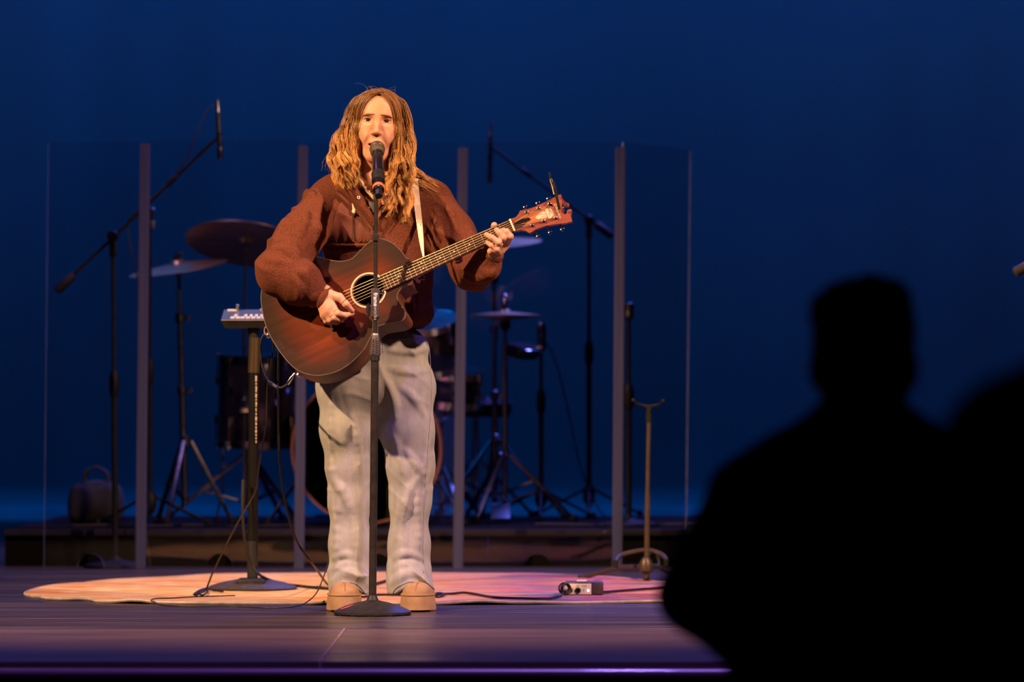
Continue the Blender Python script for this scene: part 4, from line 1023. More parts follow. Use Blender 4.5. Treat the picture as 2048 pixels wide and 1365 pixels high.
# earphone lead coiled beside it
hp = thing('earphone_coil', (P(1128, 0, dX).x, yb_, RUGZ), 'black earphone lead coiled at the left end of the cream box', 'cable')
for k, (cx_, r_, tz) in enumerate([(1130, 0.016, 0.2), (1128, 0.0185, -0.15), (1133, 0.0175, 0.35)]):
    c = Vector((P(cx_, 0, dX).x, yb_ - 0.02 - 0.006 * k, RUGZ + r_ + 0.004)); MB().ring(c, (0.5 + tz, -1, 0.1), r_, 0.0034, 28, 7).build('cable_loop', m_cable, hp)
MB().cyl(Vector((P(1130, 0, dX).x, yb_ - 0.02, RUGZ + 0.012)), Vector((P(1141, 0, dX).x, yb_ - 0.008, RUGZ + 0.015)), 0.006).build('jack_plug', m_blackplastic, hp)

def cable(pts, r, label, z_follow=True, name='cable', m=m_cable, sub=8):
    pts = cat(pts, sub)
    for p in pts: p.z = max(p.z, r + 0.0005)
    o = MB().tube(pts, r, 7).build(name, m); return setp(o, label, 'cable')
RZ1 = RUGZ + 0.004
fz = lambda x, y: floor_px(x, y, RZ1)
fz0 = lambda x, y: floor_px(x, y, 0.005)
cable([fz(838, 1192), fz(866, 1189), fz(880, 1187), fz(887, 1190), fz(878, 1194), fz(866, 1192), fz(880, 1189), fz(905, 1188), fz(925, 1186), fz(945, 1188), fz(985, 1195), fz(1030, 1197), fz(1090, 1198), fz(1110, 1195), fz(1122, 1193)], 0.0045, 'black cable with a knot running from the singer\'s foot to the cream box')
cable([P(1207, 1185, dX + 0.02), fz(1222, 1184), fz(1260, 1181), fz(1300, 1178), fz(1360, 1176), fz(1440, 1185)], 0.0048, 'black cable leaving the cream box towards the right rug edge')
cable([P(557, 690, 13.42), P(556.5, 760, 13.45), P(557, 850, 13.5), P(558, 910, 13.55), P(566, 980, 13.65), P(580, 1045, 13.75), P(598, 1092, 13.85), P(630, 1135, 14.0), fz(652, 1166), fz(670, 1182), fz(720, 1194), fz(760, 1190), fz(842, 1192)], 0.0042, 'black cable dropping straight from the guitar then along the rug')
cable([P(486, 960, dK - 0.05), P(485, 1010, dK - 0.06), P(487, 1060, dK - 0.06), P(494, 1105, dK - 0.05), P(508, 1139, dK - 0.04), P(530, 1157, dK - 0.05), fz(565, 1168), fz(610, 1174), fz(660, 1178), fz(700, 1180), fz(745, 1170), fz(790, 1158)], 0.0055, 'thick black cable from the keyboard column across the rug behind the feet')
cable([P(661, 1105, 13.75), P(655, 1130, 13.75), P(645, 1160, 13.74), P(632, 1188, 13.72), P(612, 1206, 13.7), fz0(590, 1214), fz0(540, 1217), fz0(470, 1214), fz0(400, 1214), fz0(350, 1213), fz0(318, 1210), fz(303, 1202), fz(312, 1198), fz(345, 1197), fz(400, 1194), fz(470, 1192)], 0.0022, 'thin black lead looping over the front rug edge')
# ================================================================== ACOUSTIC GUITAR
Gn = Vector((-0.2, -0.95, 0.246)).normalized()
G0 = P(737, 581, 13.21)
def on_plane(px, py, w=0.0):
    r = ray(px, py); o = G0 + Gn * w
    t = (o - CAM).dot(Gn) / r.dot(Gn); return CAM + r * t
Gu = (on_plane(1024.5, 452.5) - G0).normalized(); Gv = Gn.cross(Gu).normalized()
GM = Matrix((Gu, Gv, Gn)).transposed().to_4x4(); GM.translation = G0
GMi = GM.inverted()
def gl(px, py, w=0.0):
    p = GMi @ on_plane(px, py, w); return (p.x, p.y)
guitar = thing('acoustic_guitar', G0, 'sunburst acoustic cutaway guitar held across the singer', 'guitar', mat4=GM)
m_side = mat('guitar_side_mahogany', (0.12, 0.04, 0.02), 0.5, spec=0.3, var=[(0.08, 0.028, 0.014), (0.15, 0.05, 0.024)], vscale=(8, 8, 30))
m_inside = mat('guitar_inside', (0.05, 0.02, 0.012), 0.8, var=[(0.04, 0.016, 0.01), (0.06, 0.026, 0.016)], vscale=(3, 30, 3))
m_ebony = mat('fretboard_rosewood', (0.04, 0.02, 0.016), 0.65, spec=0.12, var=[(0.03, 0.015, 0.012), (0.055, 0.028, 0.02)], vscale=(8, 120, 8))
m_fret = mat('fret_brass_nickel', (0.5, 0.4, 0.28), 0.4, 0.8, var=[(0.42, 0.33, 0.22), (0.52, 0.42, 0.3)], vscale=(90, 90, 90))
m_string = mat('bronze_string', (0.6, 0.4, 0.24), 0.35, 0.9, var=[(0.5, 0.33, 0.18), (0.62, 0.43, 0.26)], vscale=(200, 200, 200))
m_bone = mat('bone_nut', (0.75, 0.58, 0.38), 0.45, var=[(0.68, 0.52, 0.34), (0.8, 0.62, 0.42)], vscale=(60, 60, 60))
m_cream = mat('cream_inlay', (0.62, 0.46, 0.30), 0.45, var=[(0.56, 0.42, 0.27), (0.68, 0.5, 0.34)], vscale=(60, 60, 60))
m_headst = mat('headstock_mahogany', (0.2, 0.045, 0.018), 0.45, spec=0.3, var=[(0.16, 0.036, 0.015), (0.24, 0.06, 0.022)], vscale=(14, 90, 14), coat=0.25)
m_headmid = mat('headstock_amber_panel', (0.36, 0.12, 0.03), 0.45, spec=0.3, var=[(0.28, 0.09, 0.024), (0.4, 0.145, 0.036)], vscale=(10, 90, 10), coat=0.2)
m_binding = mat('dark_binding', (0.08, 0.05, 0.035), 0.4, var=[(0.06, 0.036, 0.025), (0.1, 0.062, 0.042)], vscale=(30, 30, 30))
# sunburst finish: dark tobacco edge to red-brown heart, fine straight grain
m_top = bpy.data.materials.new('sunburst_top'); m_top.use_nodes = True
nt, nd, L = nodes(m_top); b = nd['Principled BSDF']; b.inputs['Roughness'].default_value = 0.6; b.inputs['Specular IOR Level'].default_value = 0.1
tc = nd.new('ShaderNodeTexCoord')
at = nd.new('ShaderNodeAttribute'); at.attribute_name = 'burst'
w1 = nz((4, 60, 1), 5); w2 = nz((3.0, 17, 1), 3, (5, 2, 0))
ma = nd.new('ShaderNodeMath'); ma.operation = 'MULTIPLY_ADD'; L.new(w2, ma.inputs[0]); ma.inputs[1].default_value = 0.42; ma.inputs[2].default_value = -0.21
mb_ = nd.new('ShaderNodeMath'); mb_.operation = 'ADD'; L.new(at.outputs['Fac'], mb_.inputs[0]); L.new(ma.outputs[0], mb_.inputs[1])
burst = ramp(mb_.outputs[0], [(0.04, (0.030, 0.014, 0.010)), (0.24, (0.038, 0.016, 0.010)), (0.55, (0.085, 0.018, 0.007)), (0.95, (0.14, 0.027, 0.008))])
grain = ramp(w1, [(0.3, (0.72, 0.70, 0.68)), (0.7, (1.15, 1.12, 1.1))])
x = nd.new('ShaderNodeMix'); x.data_type = 'RGBA'; x.blend_type = 'MULTIPLY'; x.inputs[0].default_value = 1.0
L.new(burst, x.inputs[6]); L.new(grain, x.inputs[7]); L.new(x.outputs[2], b.inputs['Base Color'])

out_px = [(820, 522), (813, 517), (804, 505), (788, 489), (770, 480), (755, 478), (737, 486), (720, 502), (705, 517), (688, 522.5), (668, 522), (645, 516.5), (626, 513), (605, 513), (580, 520), (556, 534), (537, 553), (526, 572), (522, 591), (523.5, 612), (531, 649), (547, 684), (570, 717), (591, 738), (611, 747.5), (636, 751.5), (664, 746.5), (688, 735.5), (711, 718), (729, 697), (739, 678), (746, 664), (753, 656), (764, 650), (784, 647), (800, 643.5), (809, 637), (811, 628), (805, 616), (797, 603), (794, 591), (799, 581), (811, 572), (824, 564)]
outl = [(v.x, v.y) for v in cat([Vector((*gl(*p), 0)) for p in out_px], 5, closed=True)]
hr = 0.0505
hole = [(hr * math.cos(2 * math.pi * k / 48), hr * math.sin(2 * math.pi * k / 48)) for k in range(48)]
pts, tr, dd = fill2d(outl, 0.012, holes=[hole])
bst = np.clip(dd / 0.115, 0, 1)
mk('soundboard', np.array([(p[0], p[1], 0.0) for p in pts]), [tuple(int(i) for i in t) for t in tr], m_top, guitar, smooth=False, world=False, fattr=bst)
n = len(outl); TH = 0.105
bk = [(x_, y_, -TH) for x_, y_ in outl]
V = [(x_, y_, -0.0005) for x_, y_ in outl] + bk
Fc = [(k, (k + 1) % n, (k + 1) % n + n, k + n) for k in range(n)]
sd = mk('sides', V, Fc, m_side, guitar, world=False)
pts2, tr2, d2 = fill2d(outl, 0.03)
mk('back', np.array([(p[0], p[1], -TH - 0.012 * (1 - math.exp(-d / 0.06))) for p, d in zip(pts2, d2)]), [tuple(int(i) for i in t) for t in tr2], m_side, guitar, world=False)
MB().lathe([(hr + 0.006, -0.03), (hr + 0.03, -0.032), (hr + 0.05, -0.09), (0.001, -0.0905)], (0, 0, 0), (0, 0, 1), 40, caps=False).build('soundhole_cavity', m_inside, guitar, world=False)
MB().tube([(x_, y_, -0.001) for x_, y_ in outl], 0.0017, 6, closed=True).build('binding', m_binding, guitar, world=False)
MB().lathe([(hr + 0.0035, 0.0004), (hr + 0.0035, 0.0016), (hr + 0.0088, 0.0016), (hr + 0.0088, 0.0004)], (0, 0, 0), (0, 0, 1), 64, caps=False).build('rosette', m_cream, guitar, world=False)
MB().lathe([(hr - 0.0005, -0.004), (hr - 0.0005, 0.0010), (hr + 0.0012, 0.0010), (hr + 0.0012, -0.004)], (0, 0, 0), (0, 0, 1), 64, caps=False).build('soundhole_edge', m_side, guitar, world=False)
# neck, fretboard, frets
un = (GMi @ on_plane(1024.5, 452.5)).x; ue = 0.050; hwn, hwe = 0.0215, 0.0278; FB = 0.0065
def hw(u): return hwe + (hwn - hwe) * (u - ue) / (un - ue)
MB().prism([(ue, -hwe, 0.0008), (un, -hwn, 0.0008), (un, hwn, 0.0008), (ue, hwe, 0.0008)], (0, 0, FB)).build('fretboard', m_ebony, guitar, smooth=False, world=False)
mb = MB(); uj = 0.145
nkp = []
for i in range(12):
    u = uj + (un + 0.012 - uj) * i / 11; h_ = hw(u) * 0.99; dp = 0.021 + (0.024 if i == 0 else 0.012 if i == 1 else 0.0)
    nkp.append([(u, h_ * math.cos(a_), -dp * math.sin(a_)) for a_ in [math.pi * k / 12 for k in range(13)]])
V = [p for r_ in nkp for p in r_]
Fc = [(i * 13 + k, i * 13 + k + 1, (i + 1) * 13 + k + 1, (i + 1) * 13 + k) for i in range(11) for k in range(12)] + [tuple(range(13)), tuple(11 * 13 + k for k in range(13))] + [(i * 13, (i + 1) * 13, (i + 1) * 13 + 12, i * 13 + 12) for i in range(11)]
mk('neck', V, Fc, m_headst, guitar, smooth='auto', world=False)
SL = 0.648; us = un - SL
MB().prism([(uj - 0.02, -0.020, -0.001), (uj + 0.012, -0.016, -0.001), (uj + 0.012, 0.016, -0.001), (uj - 0.02, 0.020, -0.001)], (0, 0, -0.08)).build('heel', m_headst, guitar, smooth=False, world=False)
for k in range(1, 21):
    u = un - SL * (1 - 2 ** (-k / 12)); h_ = hw(u) - 0.0006
    MB().tube([(u, -h_, FB + 0.0012), (u, h_, FB + 0.0012)], 0.0008, 6).build('fret', m_fret, guitar, world=False)
def fu(k): return un - SL * (1 - 2 ** (-(k - 0.5) / 12))
for k, vv in ((3, 0), (5, 0), (7, 0), (9, 0), (12, 0.010), (12, -0.010), (15, 0), (17, 0)):
    MB().lathe([(0.0028, 0), (0.0026, 0.0006)], (fu(k), vv, FB + 0.0008), (0, 0, 1), 14).build('position_dot', m_cream, guitar, world=False)
MB().box((un + 0.002, 0, FB * 0.55 + 0.002), (0.0055, hwn * 2 + 0.001, FB + 0.006), bevel=0.0008).build('nut', m_bone, guitar, world=False)
# bridge
bpoly = [(-0.014, -0.076), (-0.016, -0.03), (-0.020, 0.0), (-0.016, 0.03), (-0.014, 0.076), (0.010, 0.078), (0.014, 0.03), (0.014, -0.03), (0.010, -0.078)]
MB().prism([(us + x_, y_, 0.0004) for x_, y_ in bpoly], (0, 0, 0.0085)).build('bridge', m_ebony, guitar, smooth=False, world=False)
MB().box((us, 0, 0.0105), (0.003, 0.072, 0.006), bevel=0.0008).build('saddle', m_bone, guitar, world=False)
for k in range(6):
    vs0, vn = -0.0265 + 0.0106 * k, -0.0175 + 0.007 * k
    r_ = 0.00045 + 0.00012 * k
    MB().tube([(us - 0.008, vs0, 0.0085), (us, vs0, 0.0138), (un, vn, 0.0098)], r_, 6).build('string', m_string, guitar, world=False)
    MB().lathe([(0.0035, 0), (0.004, 0.003), (0.002, 0.005)], (us - 0.009, vs0, 0.0085), (0, 0, 1), 10).build('bridge_pin', m_bone, guitar, world=False)
# headstock
def hz(x, y): return (1020 + x / 9.1, 340 + y / 9.1)
def hw3(px, py, lift=0.0):
    u, v = gl(px, py); return (u, v, 0.004 - max(0, u - un) * 0.12 + lift)
hs = [(-5, 905), (100, 868), (150, 810), (180, 740), (300, 715), (450, 660), (640, 560), (780, 480), (850, 437), (905, 415), (930, 480), (980, 540), (1050, 580), (1040, 628), (985, 636), (945, 600), (925, 612), (935, 660), (975, 690), (950, 715), (948, 755), (985, 782), (1014, 760), (1012, 720), (1040, 692), (1075, 680), (1100, 690), (1083, 800), (1110, 910), (1000, 945), (850, 962), (640, 1002), (470, 1070), (372, 1142), (345, 1145), (270, 1100), (200, 1095), (95, 1122)]
pp, tt, d_ = fill2d([gl(*hz(*p)) for p in hs], 0.008)
zz = lambda u: 0.004 - max(0, u - un) * 0.12
n = len(pp); V = [(p[0], p[1], zz(p[0])) for p in pp] + [(p[0], p[1], zz(p[0]) - 0.015) for p in pp]
Fc = [tuple(int(i) for i in t) for t in tt] + [tuple(int(i) + n for i in t[::-1]) for t in tt]
ed = {}
for t in tt:
    for k in range(3): ed[(int(t[k]), int(t[(k + 1) % 3]))] = 1
Fc += [(b_, a_, a_ + n, b_ + n) for (a_, b_) in list(ed) if (b_, a_) not in ed]
head = mk('headstock', V, Fc, m_headst, guitar, smooth=False, world=False)
def plate(poly, lift, th, name, mt, parent=head):
    P3 = [hw3(*hz(*p), lift) for p in poly]
    return MB().prism([Vector(p) for p in P3], (0, 0, th)).build(name, mt, parent, smooth=False, world=False)
plate([(100, 940), (300, 790), (510, 705), (700, 615), (780, 650), (830, 800), (820, 850), (600, 900), (400, 985), (200, 1050)], 0.0002, 0.0006, 'amber_panel', m_headmid)
plate([(452, 862), (520, 795), (565, 758), (600, 745), (640, 750), (633, 705), (655, 690), (700, 690), (720, 680), (755, 700), (768, 745), (795, 785), (770, 815), (735, 862), (700, 872), (670, 845), (600, 870), (540, 882), (505, 893), (480, 878)], 0.0009, 0.0006, 'cream_emblem', m_cream)
ink = mat('emblem_ink', (0.08, 0.04, 0.02), 0.6, var=[(0.06, 0.03, 0.015), (0.1, 0.05, 0.03)], vscale=(90, 90, 90))
mb = MB()
for ln in ([(640, 755), (655, 800), (690, 865)], [(520, 810), (560, 790), (600, 800), (640, 790)], [(570, 850), (620, 835), (665, 830)], [(670, 715), (700, 705), (715, 740), (700, 780), (720, 810), (705, 840)]):
    mb.tube([hw3(*hz(*p), 0.0016) for p in ln], 0.0006, 5)
mb.build('emblem_lines', ink, head, world=False)
# scripted maker's name that runs across the head
vs_, fs_ = text_mesh("D'Angelico", 0.0115, 0.0003, 0.35)
wx = max(v.x for v in vs_)
a_ = Vector(hw3(*hz(800, 590))); c_ = Vector(hw3(*hz(905, 855))); dx_ = (c_ - a_).normalized(); nx_ = Vector((0, 0, 1)); dy_ = nx_.cross(dx_)
sc_ = (c_ - a_).length / wx
MB().add([a_ + dx_ * (v.x * sc_) + dy_ * (v.y * sc_) + nx_ * (0.0008 + v.z) for v in vs_], fs_).build('maker_lettering', mat('pearl_print', (0.7, 0.55, 0.42), 0.4, var=[(0.62, 0.48, 0.36), (0.75, 0.6, 0.46)], vscale=(90, 90, 90)), head, smooth=False, world=False)
plate([(85, 985), (195, 905), (330, 868), (372, 886), (362, 915), (312, 930), (300, 950), (225, 960), (200, 990), (95, 1020)], 0.0010, 0.0025, 'truss_rod_cover', m_blackgloss)
plate([(95, 1035), (215, 990), (290, 972), (240, 1010), (205, 1050), (105, 1090)], 0.0010, 0.002, 'lower_cover', m_ebony)
posts = [(300, 772), (512, 692), (708, 607), (400, 1007), (605, 922), (822, 857)]
btn = [(268, 668), (488, 588), (680, 497), (492, 1172), (702, 1095), (921, 1032)]
for (p, q) in zip(posts, btn):
    a = Vector(hw3(*hz(*p))); q3 = Vector(hw3(*hz(*q), -0.013))
    tn = MB().lathe([(0.0062, 0.0), (0.0062, 0.0015), (0.0045, 0.002), (0.0042, 0.004), (0.003, 0.004), (0.003, 0.010), (0.0012, 0.011)], a, (0, 0, 1), 14).build('tuner_post', m_chrome, head, world=False)
    inn = a + Vector((0, 0, -0.013)); e = (q3 - inn).normalized()
    MB().cyl(q3 - e * 0.020, q3, 0.0022, n=8).build('tuner_shaft', m_chrome, head, world=False)
    t2 = e.cross(Vector((0, 0, 1))).normalized()
    MB().box(q3 + e * 0.003, (0.010, 0.0135, 0.006), R=Matrix((e, t2, Vector((0, 0, 1)))).transposed(), bevel=0.0025).build('tuner_button', m_chrome, head, world=False)
    k = posts.index(p); order = [5, 4, 3, 0, 1, 2][k]; vn = -0.0175 + 0.007 * order
    MB().tube([(un + 0.004, vn, 0.0095), a + Vector((0, 0, 0.007))], 0.0007, 5).build('string_end', m_string, guitar, world=False)
# strap button, jack plug and side
sbp = Vector((*gl(531, 662), -0.05)); MB().ball(sbp + Vector((-0.004, 0, 0)), 0.010, 8).build('strap_button', m_steel, guitar, world=False)
jp = Vector((*gl(590, 744), -0.045))
jk = Vector((*gl(577, 764), -0.045)); e = (jk - jp).normalized()
MB().lathe([(0.010, -0.004), (0.010, 0.002), (0.006, 0.004)], jp, e, 14).build('jack_socket', m_steel, guitar, world=False)
def gw(px, py, w): return GM @ Vector((*gl(px, py, w), w))
plug = thing('guitar_lead', gw(590, 746, -0.045), 'black guitar lead looped from the jack plug down to the stage floor', 'cable')
q = lambda px, py: on_plane(px, py, -0.05)
a, c = q(589, 747), q(574, 769)
MB().lathe([(0.0032, 0.0), (0.0034, (c - a).length * 0.3), (0.0062, (c - a).length * 0.34), (0.0066, (c - a).length * 0.85), (0.005, (c - a).length)], a, c - a, 14).build('jack_plug', m_chrome, plug)
a, c = q(554, 775), q(540, 766); MB().cyl(a, c, 0.0052, n=12).build('grey_sleeve', m_greymetal, plug)
lead = [q(574, 769), q(570, 772), q(563, 775.5), q(556, 775), q(547, 771), q(536, 761), P(527, 742, 13.40), P(522, 715, 13.42), P(521, 690, 13.42), P(526, 672, 13.42), P(535, 666, 13.42), P(544, 676, 13.43), P(546, 705, 13.45), P(541, 738, 13.47), P(536, 762, 13.49), P(534, 800, 13.5), P(533, 850, 13.5), P(523, 900, 13.55), P(516, 945, 13.65), P(513, 975, 13.72), P(502, 1000, 13.8), P(484, 1030, 13.95), P(455, 1085, 14.15), P(426, 1145, 14.35), fz(410, 1182), fz(388, 1190), fz(398, 1182), fz(412, 1178), fz(414, 1186), fz(404, 1191), fz(396, 1186), fz(412, 1179), fz(430, 1182), fz(446, 1184)]
MB().tube(cat(lead, 8), 0.0032, 8).build('lead', m_cable, plug)
# strap pin leather at the lower bout
MB().tube(cat([q(534, 652), q(530, 657), q(529, 664), q(532, 671), q(537, 674)], 4), 0.006, 8, sq=0.4).build('leather_tab', mat('tan_leather', (0.42, 0.17, 0.07), 0.6, var=[(0.36, 0.14, 0.055), (0.48, 0.2, 0.09)], vscale=(40, 40, 40)), guitar)
# capo parked on the headstock
cpb = hw3(*hz(895, 700)); capo = thing('capo', GM @ Vector(cpb), 'black spring capo clamped on the headstock end', 'capo')
def hq(x, y, w): return on_plane(*hz(x, y), w)
MB().box((hq(868, 575, 0.006) + hq(868, 575, 0.006)) / 2, (0.0085, 0.012, 0.0525), R=Matrix.Rotation(math.radians(-12.5), 3, 'Y'), bevel=0.0015).build('bar', m_rubber, capo)
MB().box(hq(820, 335, 0.012), (0.0085, 0.012, 0.045), R=Matrix.Rotation(math.radians(-14), 3, 'Y'), bevel=0.0015).build('handle', m_rubber, capo)
MB().box(hq(725, 105, -0.03), (0.0065, 0.010, 0.021), R=Matrix.Rotation(math.radians(-11), 3, 'Y'), bevel=0.0012).build('rear_handle', m_rubber, capo)
MB().tube(cat([hq(800, 450, -0.01), hq(765, 300, -0.015), hq(735, 200, -0.02), hq(740, 168, -0.02), hq(762, 172, -0.015), hq(772, 215, -0.01), hq(795, 330, -0.006)], 6), 0.0014, 6).build('spring', m_fret, capo)
MB().cyl(hq(725, 150, -0.03), hq(815, 450, -0.018), 0.0035, n=8).build('rear_arm', m_rubber, capo)
for (x_, y_, r_) in ((960, 685, 0.0035), (995, 670, 0.0028), (1020, 655, 0.003)): MB().ball(hq(x_, y_, 0.004), r_, 6).build('screw_bead', m_chrome, capo)
# ================================================================== SINGER
m_skin = mat('skin', (0.62, 0.36, 0.26), 0.5, spec=0.35, attr=True, var=[(0.92, 0.9, 0.9), (1.05, 1.04, 1.04)], vscale=(60, 60, 60), sss=0.12)
m_fleece = mat('brown_fleece', (0.13, 0.042, 0.024), 0.95, spec=0.1, var=[(0.085, 0.026, 0.015), (0.12, 0.038, 0.021), (0.165, 0.055, 0.031)], vscale=(240, 240, 240), bump=((300, 300, 300), 0.8, 0.0035), sheen=0.3)
m_nylon = mat('brown_nylon', (0.12, 0.038, 0.026), 0.6, spec=0.15, var=[(0.1, 0.032, 0.022), (0.14, 0.045, 0.03)], vscale=(40, 40, 8), bump=((60, 60, 12), 0.3, 0.004))
m_denim = mat('pale_washed_denim', (0.25, 0.26, 0.27), 0.92, spec=0.08, var=[(0.262, 0.275, 0.295), (0.305, 0.314, 0.328), (0.345, 0.35, 0.355)], vscale=(45, 45, 16), bump=((420, 420, 300), 0.5, 0.002), detail=10)
m_denimseam = mat('denim_seam', (0.25, 0.26, 0.28), 0.85, var=[(0.2, 0.21, 0.23), (0.3, 0.31, 0.33)], vscale=(90, 90, 90))
m_tee = mat('cream_tee', (0.55, 0.44, 0.28), 0.85, var=[(0.48, 0.38, 0.24), (0.6, 0.48, 0.31)], vscale=(30, 30, 30), bump=((80, 80, 80), 0.3, 0.003))
m_suede = mat('tan_suede', (0.31, 0.2, 0.11), 0.95, spec=0.05, var=[(0.25, 0.16, 0.085), (0.33, 0.215, 0.12)], vscale=(25, 25, 25), bump=((300, 300, 300), 0.4, 0.002), sheen=0.2)
m_suededark = mat('suede_seam', (0.3, 0.15, 0.06), 0.9, var=[(0.26, 0.13, 0.05), (0.34, 0.17, 0.07)], vscale=(60, 60, 60))
m_hair = mat('wavy_hair', (0.4, 0.2, 0.07), 0.42, spec=0.45, attr=True, var=[(0.8, 0.8, 0.8), (1.15, 1.15, 1.15)], vscale=(90, 90, 12))
m_strap = mat('cream_strap_webbing', (0.72, 0.6, 0.44), 0.8, var=[(0.66, 0.54, 0.39), (0.77, 0.65, 0.48)], vscale=(60, 60, 20), bump=((200, 200, 200), 0.3, 0.002))

feet = floor_px(757, 1228)
singer = thing('person', (P(757, 0, 13.45).x, 13.45 + CAMY, 0), 'singer with long wavy blonde hair in brown fleece pullover and pale jeans, playing guitar', 'person')

# ---------------- head (local frame: x right, y towards the hall, z up)
hO = P(756, 246.5, 13.452)
rl, pt_ = math.radians(4.0), math.radians(4.0)
Hx = Vector((math.cos(rl), 0, -math.sin(rl))); Hf = Vector((0.05, -1, 0.045)).normalized(); Hf = (Hf - Hx * Hf.dot(Hx)).normalized(); Hz = Hf.cross(Hx)
HM = Matrix((Hx, Hf, Hz)).transposed()
def hl(x, y, z): return hO + HM @ Vector((x, y, z))
S = SDF()
S.add(ell((0, -0.012, 0.030), (0.073, 0.092, 0.074)), 0.0)
S.add(ell((0, 0.020, -0.030), (0.060, 0.066, 0.085)), 0.05)
S.add(ell((0, 0.047, 0.045), (0.052, 0.034, 0.042)), 0.05)
S.add(ell((0, 0.062, -0.112), (0.020, 0.018, 0.017)), 0.035)
S.add(cap((-0.045, -0.005, -0.075), (-0.012, 0.056, -0.116), 0.016, 0.013), 0.03)
S.add(cap((0.045, -0.005, -0.075), (0.012, 0.056, -0.116), 0.016, 0.013), 0.03)
for s in (-1, 1):
    S.add(ell((s * 0.041, 0.054, -0.034), (0.021, 0.020, 0.020)), 0.025)          # cheek
    S.add(ell((s * 0.030, 0.066, -0.058), (0.016, 0.014, 0.017)), 0.02)
S.add(cap((-0.040, 0.066, 0.019), (-0.010, 0.082, 0.015), 0.009, 0.009), 0.018)
S.add(cap((0.040, 0.066, 0.019), (0.010, 0.082, 0.015), 0.009, 0.009), 0.018)
S.add(ell((0, 0.068, -0.075), (0.027, 0.021, 0.026)), 0.022)                     # muzzle
for s in (-1, 1): S.sub(ell((s * 0.0315, 0.091, 0.000), (0.0165, 0.014, 0.0095)), 0.012)
S.add(cap((0, 0.082, 0.012), (0, 0.103, -0.036), 0.0068, 0.0078), 0.012)
S.add(ell((0, 0.104, -0.041), (0.0095, 0.0095, 0.0085)), 0.008)
for s in (-1, 1):
    S.add(ell((s * 0.0125, 0.094, -0.0445), (0.0075, 0.0095, 0.0068)), 0.006)
    S.add(ell((s * 0.0315, 0.0705, 0.0), (0.0142, 0.0132, 0.0135)), 0.003)       # lids round the eyeball
    S.sub(ell((s * 0.0315, 0.0845, -0.0008), (0.0118, 0.012, 0.0036)), 0.0012)   # lid opening
    S.sub(ell((s * 0.0062, 0.1015, -0.0505), (0.0035, 0.005, 0.003)), 0.002)
    S.add(ell((s * 0.075, -0.012, -0.005), (0.008, 0.018, 0.028)), 0.012)        # ear
for s in (-1, 1): S.sub(cap((s * 0.0185, 0.0955, -0.050), (s * 0.0330, 0.0800, -0.080), 0.0032, 0.0022), 0.010)   # smile folds
# open mouth with lips
S.sub(ell((0, 0.088, -0.0815), (0.0275, 0.024, 0.0070)), 0.004)
lipU = [(-0.0295, 0.0720, -0.0785), (-0.015, 0.0870, -0.0735), (0, 0.0910, -0.0725), (0.015, 0.0870, -0.0735), (0.0295, 0.0720, -0.0785)]
lipL = [(-0.0295, 0.0720, -0.0785), (-0.015, 0.0855, -0.0905), (0, 0.0885, -0.0920), (0.015, 0.0855, -0.0905), (0.0295, 0.0720, -0.0785)]
for lp, rr in ((lipU, (0.0022, 0.0038, 0.0036, 0.0038, 0.0022)), (lipL, (0.0022, 0.0042, 0.0048, 0.0042, 0.0022))):
    for i in range(4): S.add(cap(lp[i], lp[i + 1], rr[i], rr[i + 1]), 0.004)
S.add(cap((0, -0.022, -0.085), (0, -0.030, -0.215), 0.050, 0.054), 0.03)           # neck
S.add(cap((-0.028, 0.012, -0.14), (-0.008, 0.020, -0.20), 0.012, 0.010), 0.02)
S.add(cap((0.028, 0.012, -0.14), (0.008, 0.020, -0.20), 0.012, 0.010), 0.02)
Vh, Fh = S.mesh(0.0022, 0.01)
base_skin = np.array([0.60, 0.31, 0.20]); ch = np.repeat(base_skin[None], len(Vh), 0)
def dseg(V, a, b):
    a = np.array(a); b = np.array(b); ab = b - a; t = np.clip(((V - a) @ ab) / (ab @ ab), 0, 1); return np.linalg.norm(V - a - t[:, None] * ab, axis=1)
dl = np.full(len(Vh), 9.0)
for lp in (lipU, lipL):
    for i in range(4): dl = np.minimum(dl, dseg(Vh, lp[i], lp[i + 1]))
k = np.clip(1 - (dl - 0.0035) / 0.002, 0, 1)[:, None]; ch = ch * (1 - k) + np.array([0.50, 0.15, 0.12]) * k
k = ((np.abs(Vh[:, 0]) < 0.022) & (np.abs(Vh[:, 2] + 0.0815) < 0.006) & (Vh[:, 1] < 0.083) & (Vh[:, 1] > 0.05))[:, None]; ch = np.where(k, np.array([0.16, 0.03, 0.03]), ch)
for s in (-1, 1):
    d_ = np.linalg.norm((Vh - np.array([s * 0.043, 0.07, -0.036])) / np.array([1, 1.4, 0.8]), axis=1); k = 0.35 * np.exp(-(d_ / 0.018) ** 2)[:, None]
    ch = ch * (1 - k) + np.array([0.66, 0.25, 0.19]) * k
k = 0.3 * np.exp(-(np.linalg.norm(Vh - np.array([0, 0.108, -0.043]), axis=1) / 0.012) ** 2)[:, None]; ch = ch * (1 - k) + np.array([0.66, 0.25, 0.19]) * k
Rn = np.array(HM); Vhw = Vh @ Rn.T + np.array(hO)

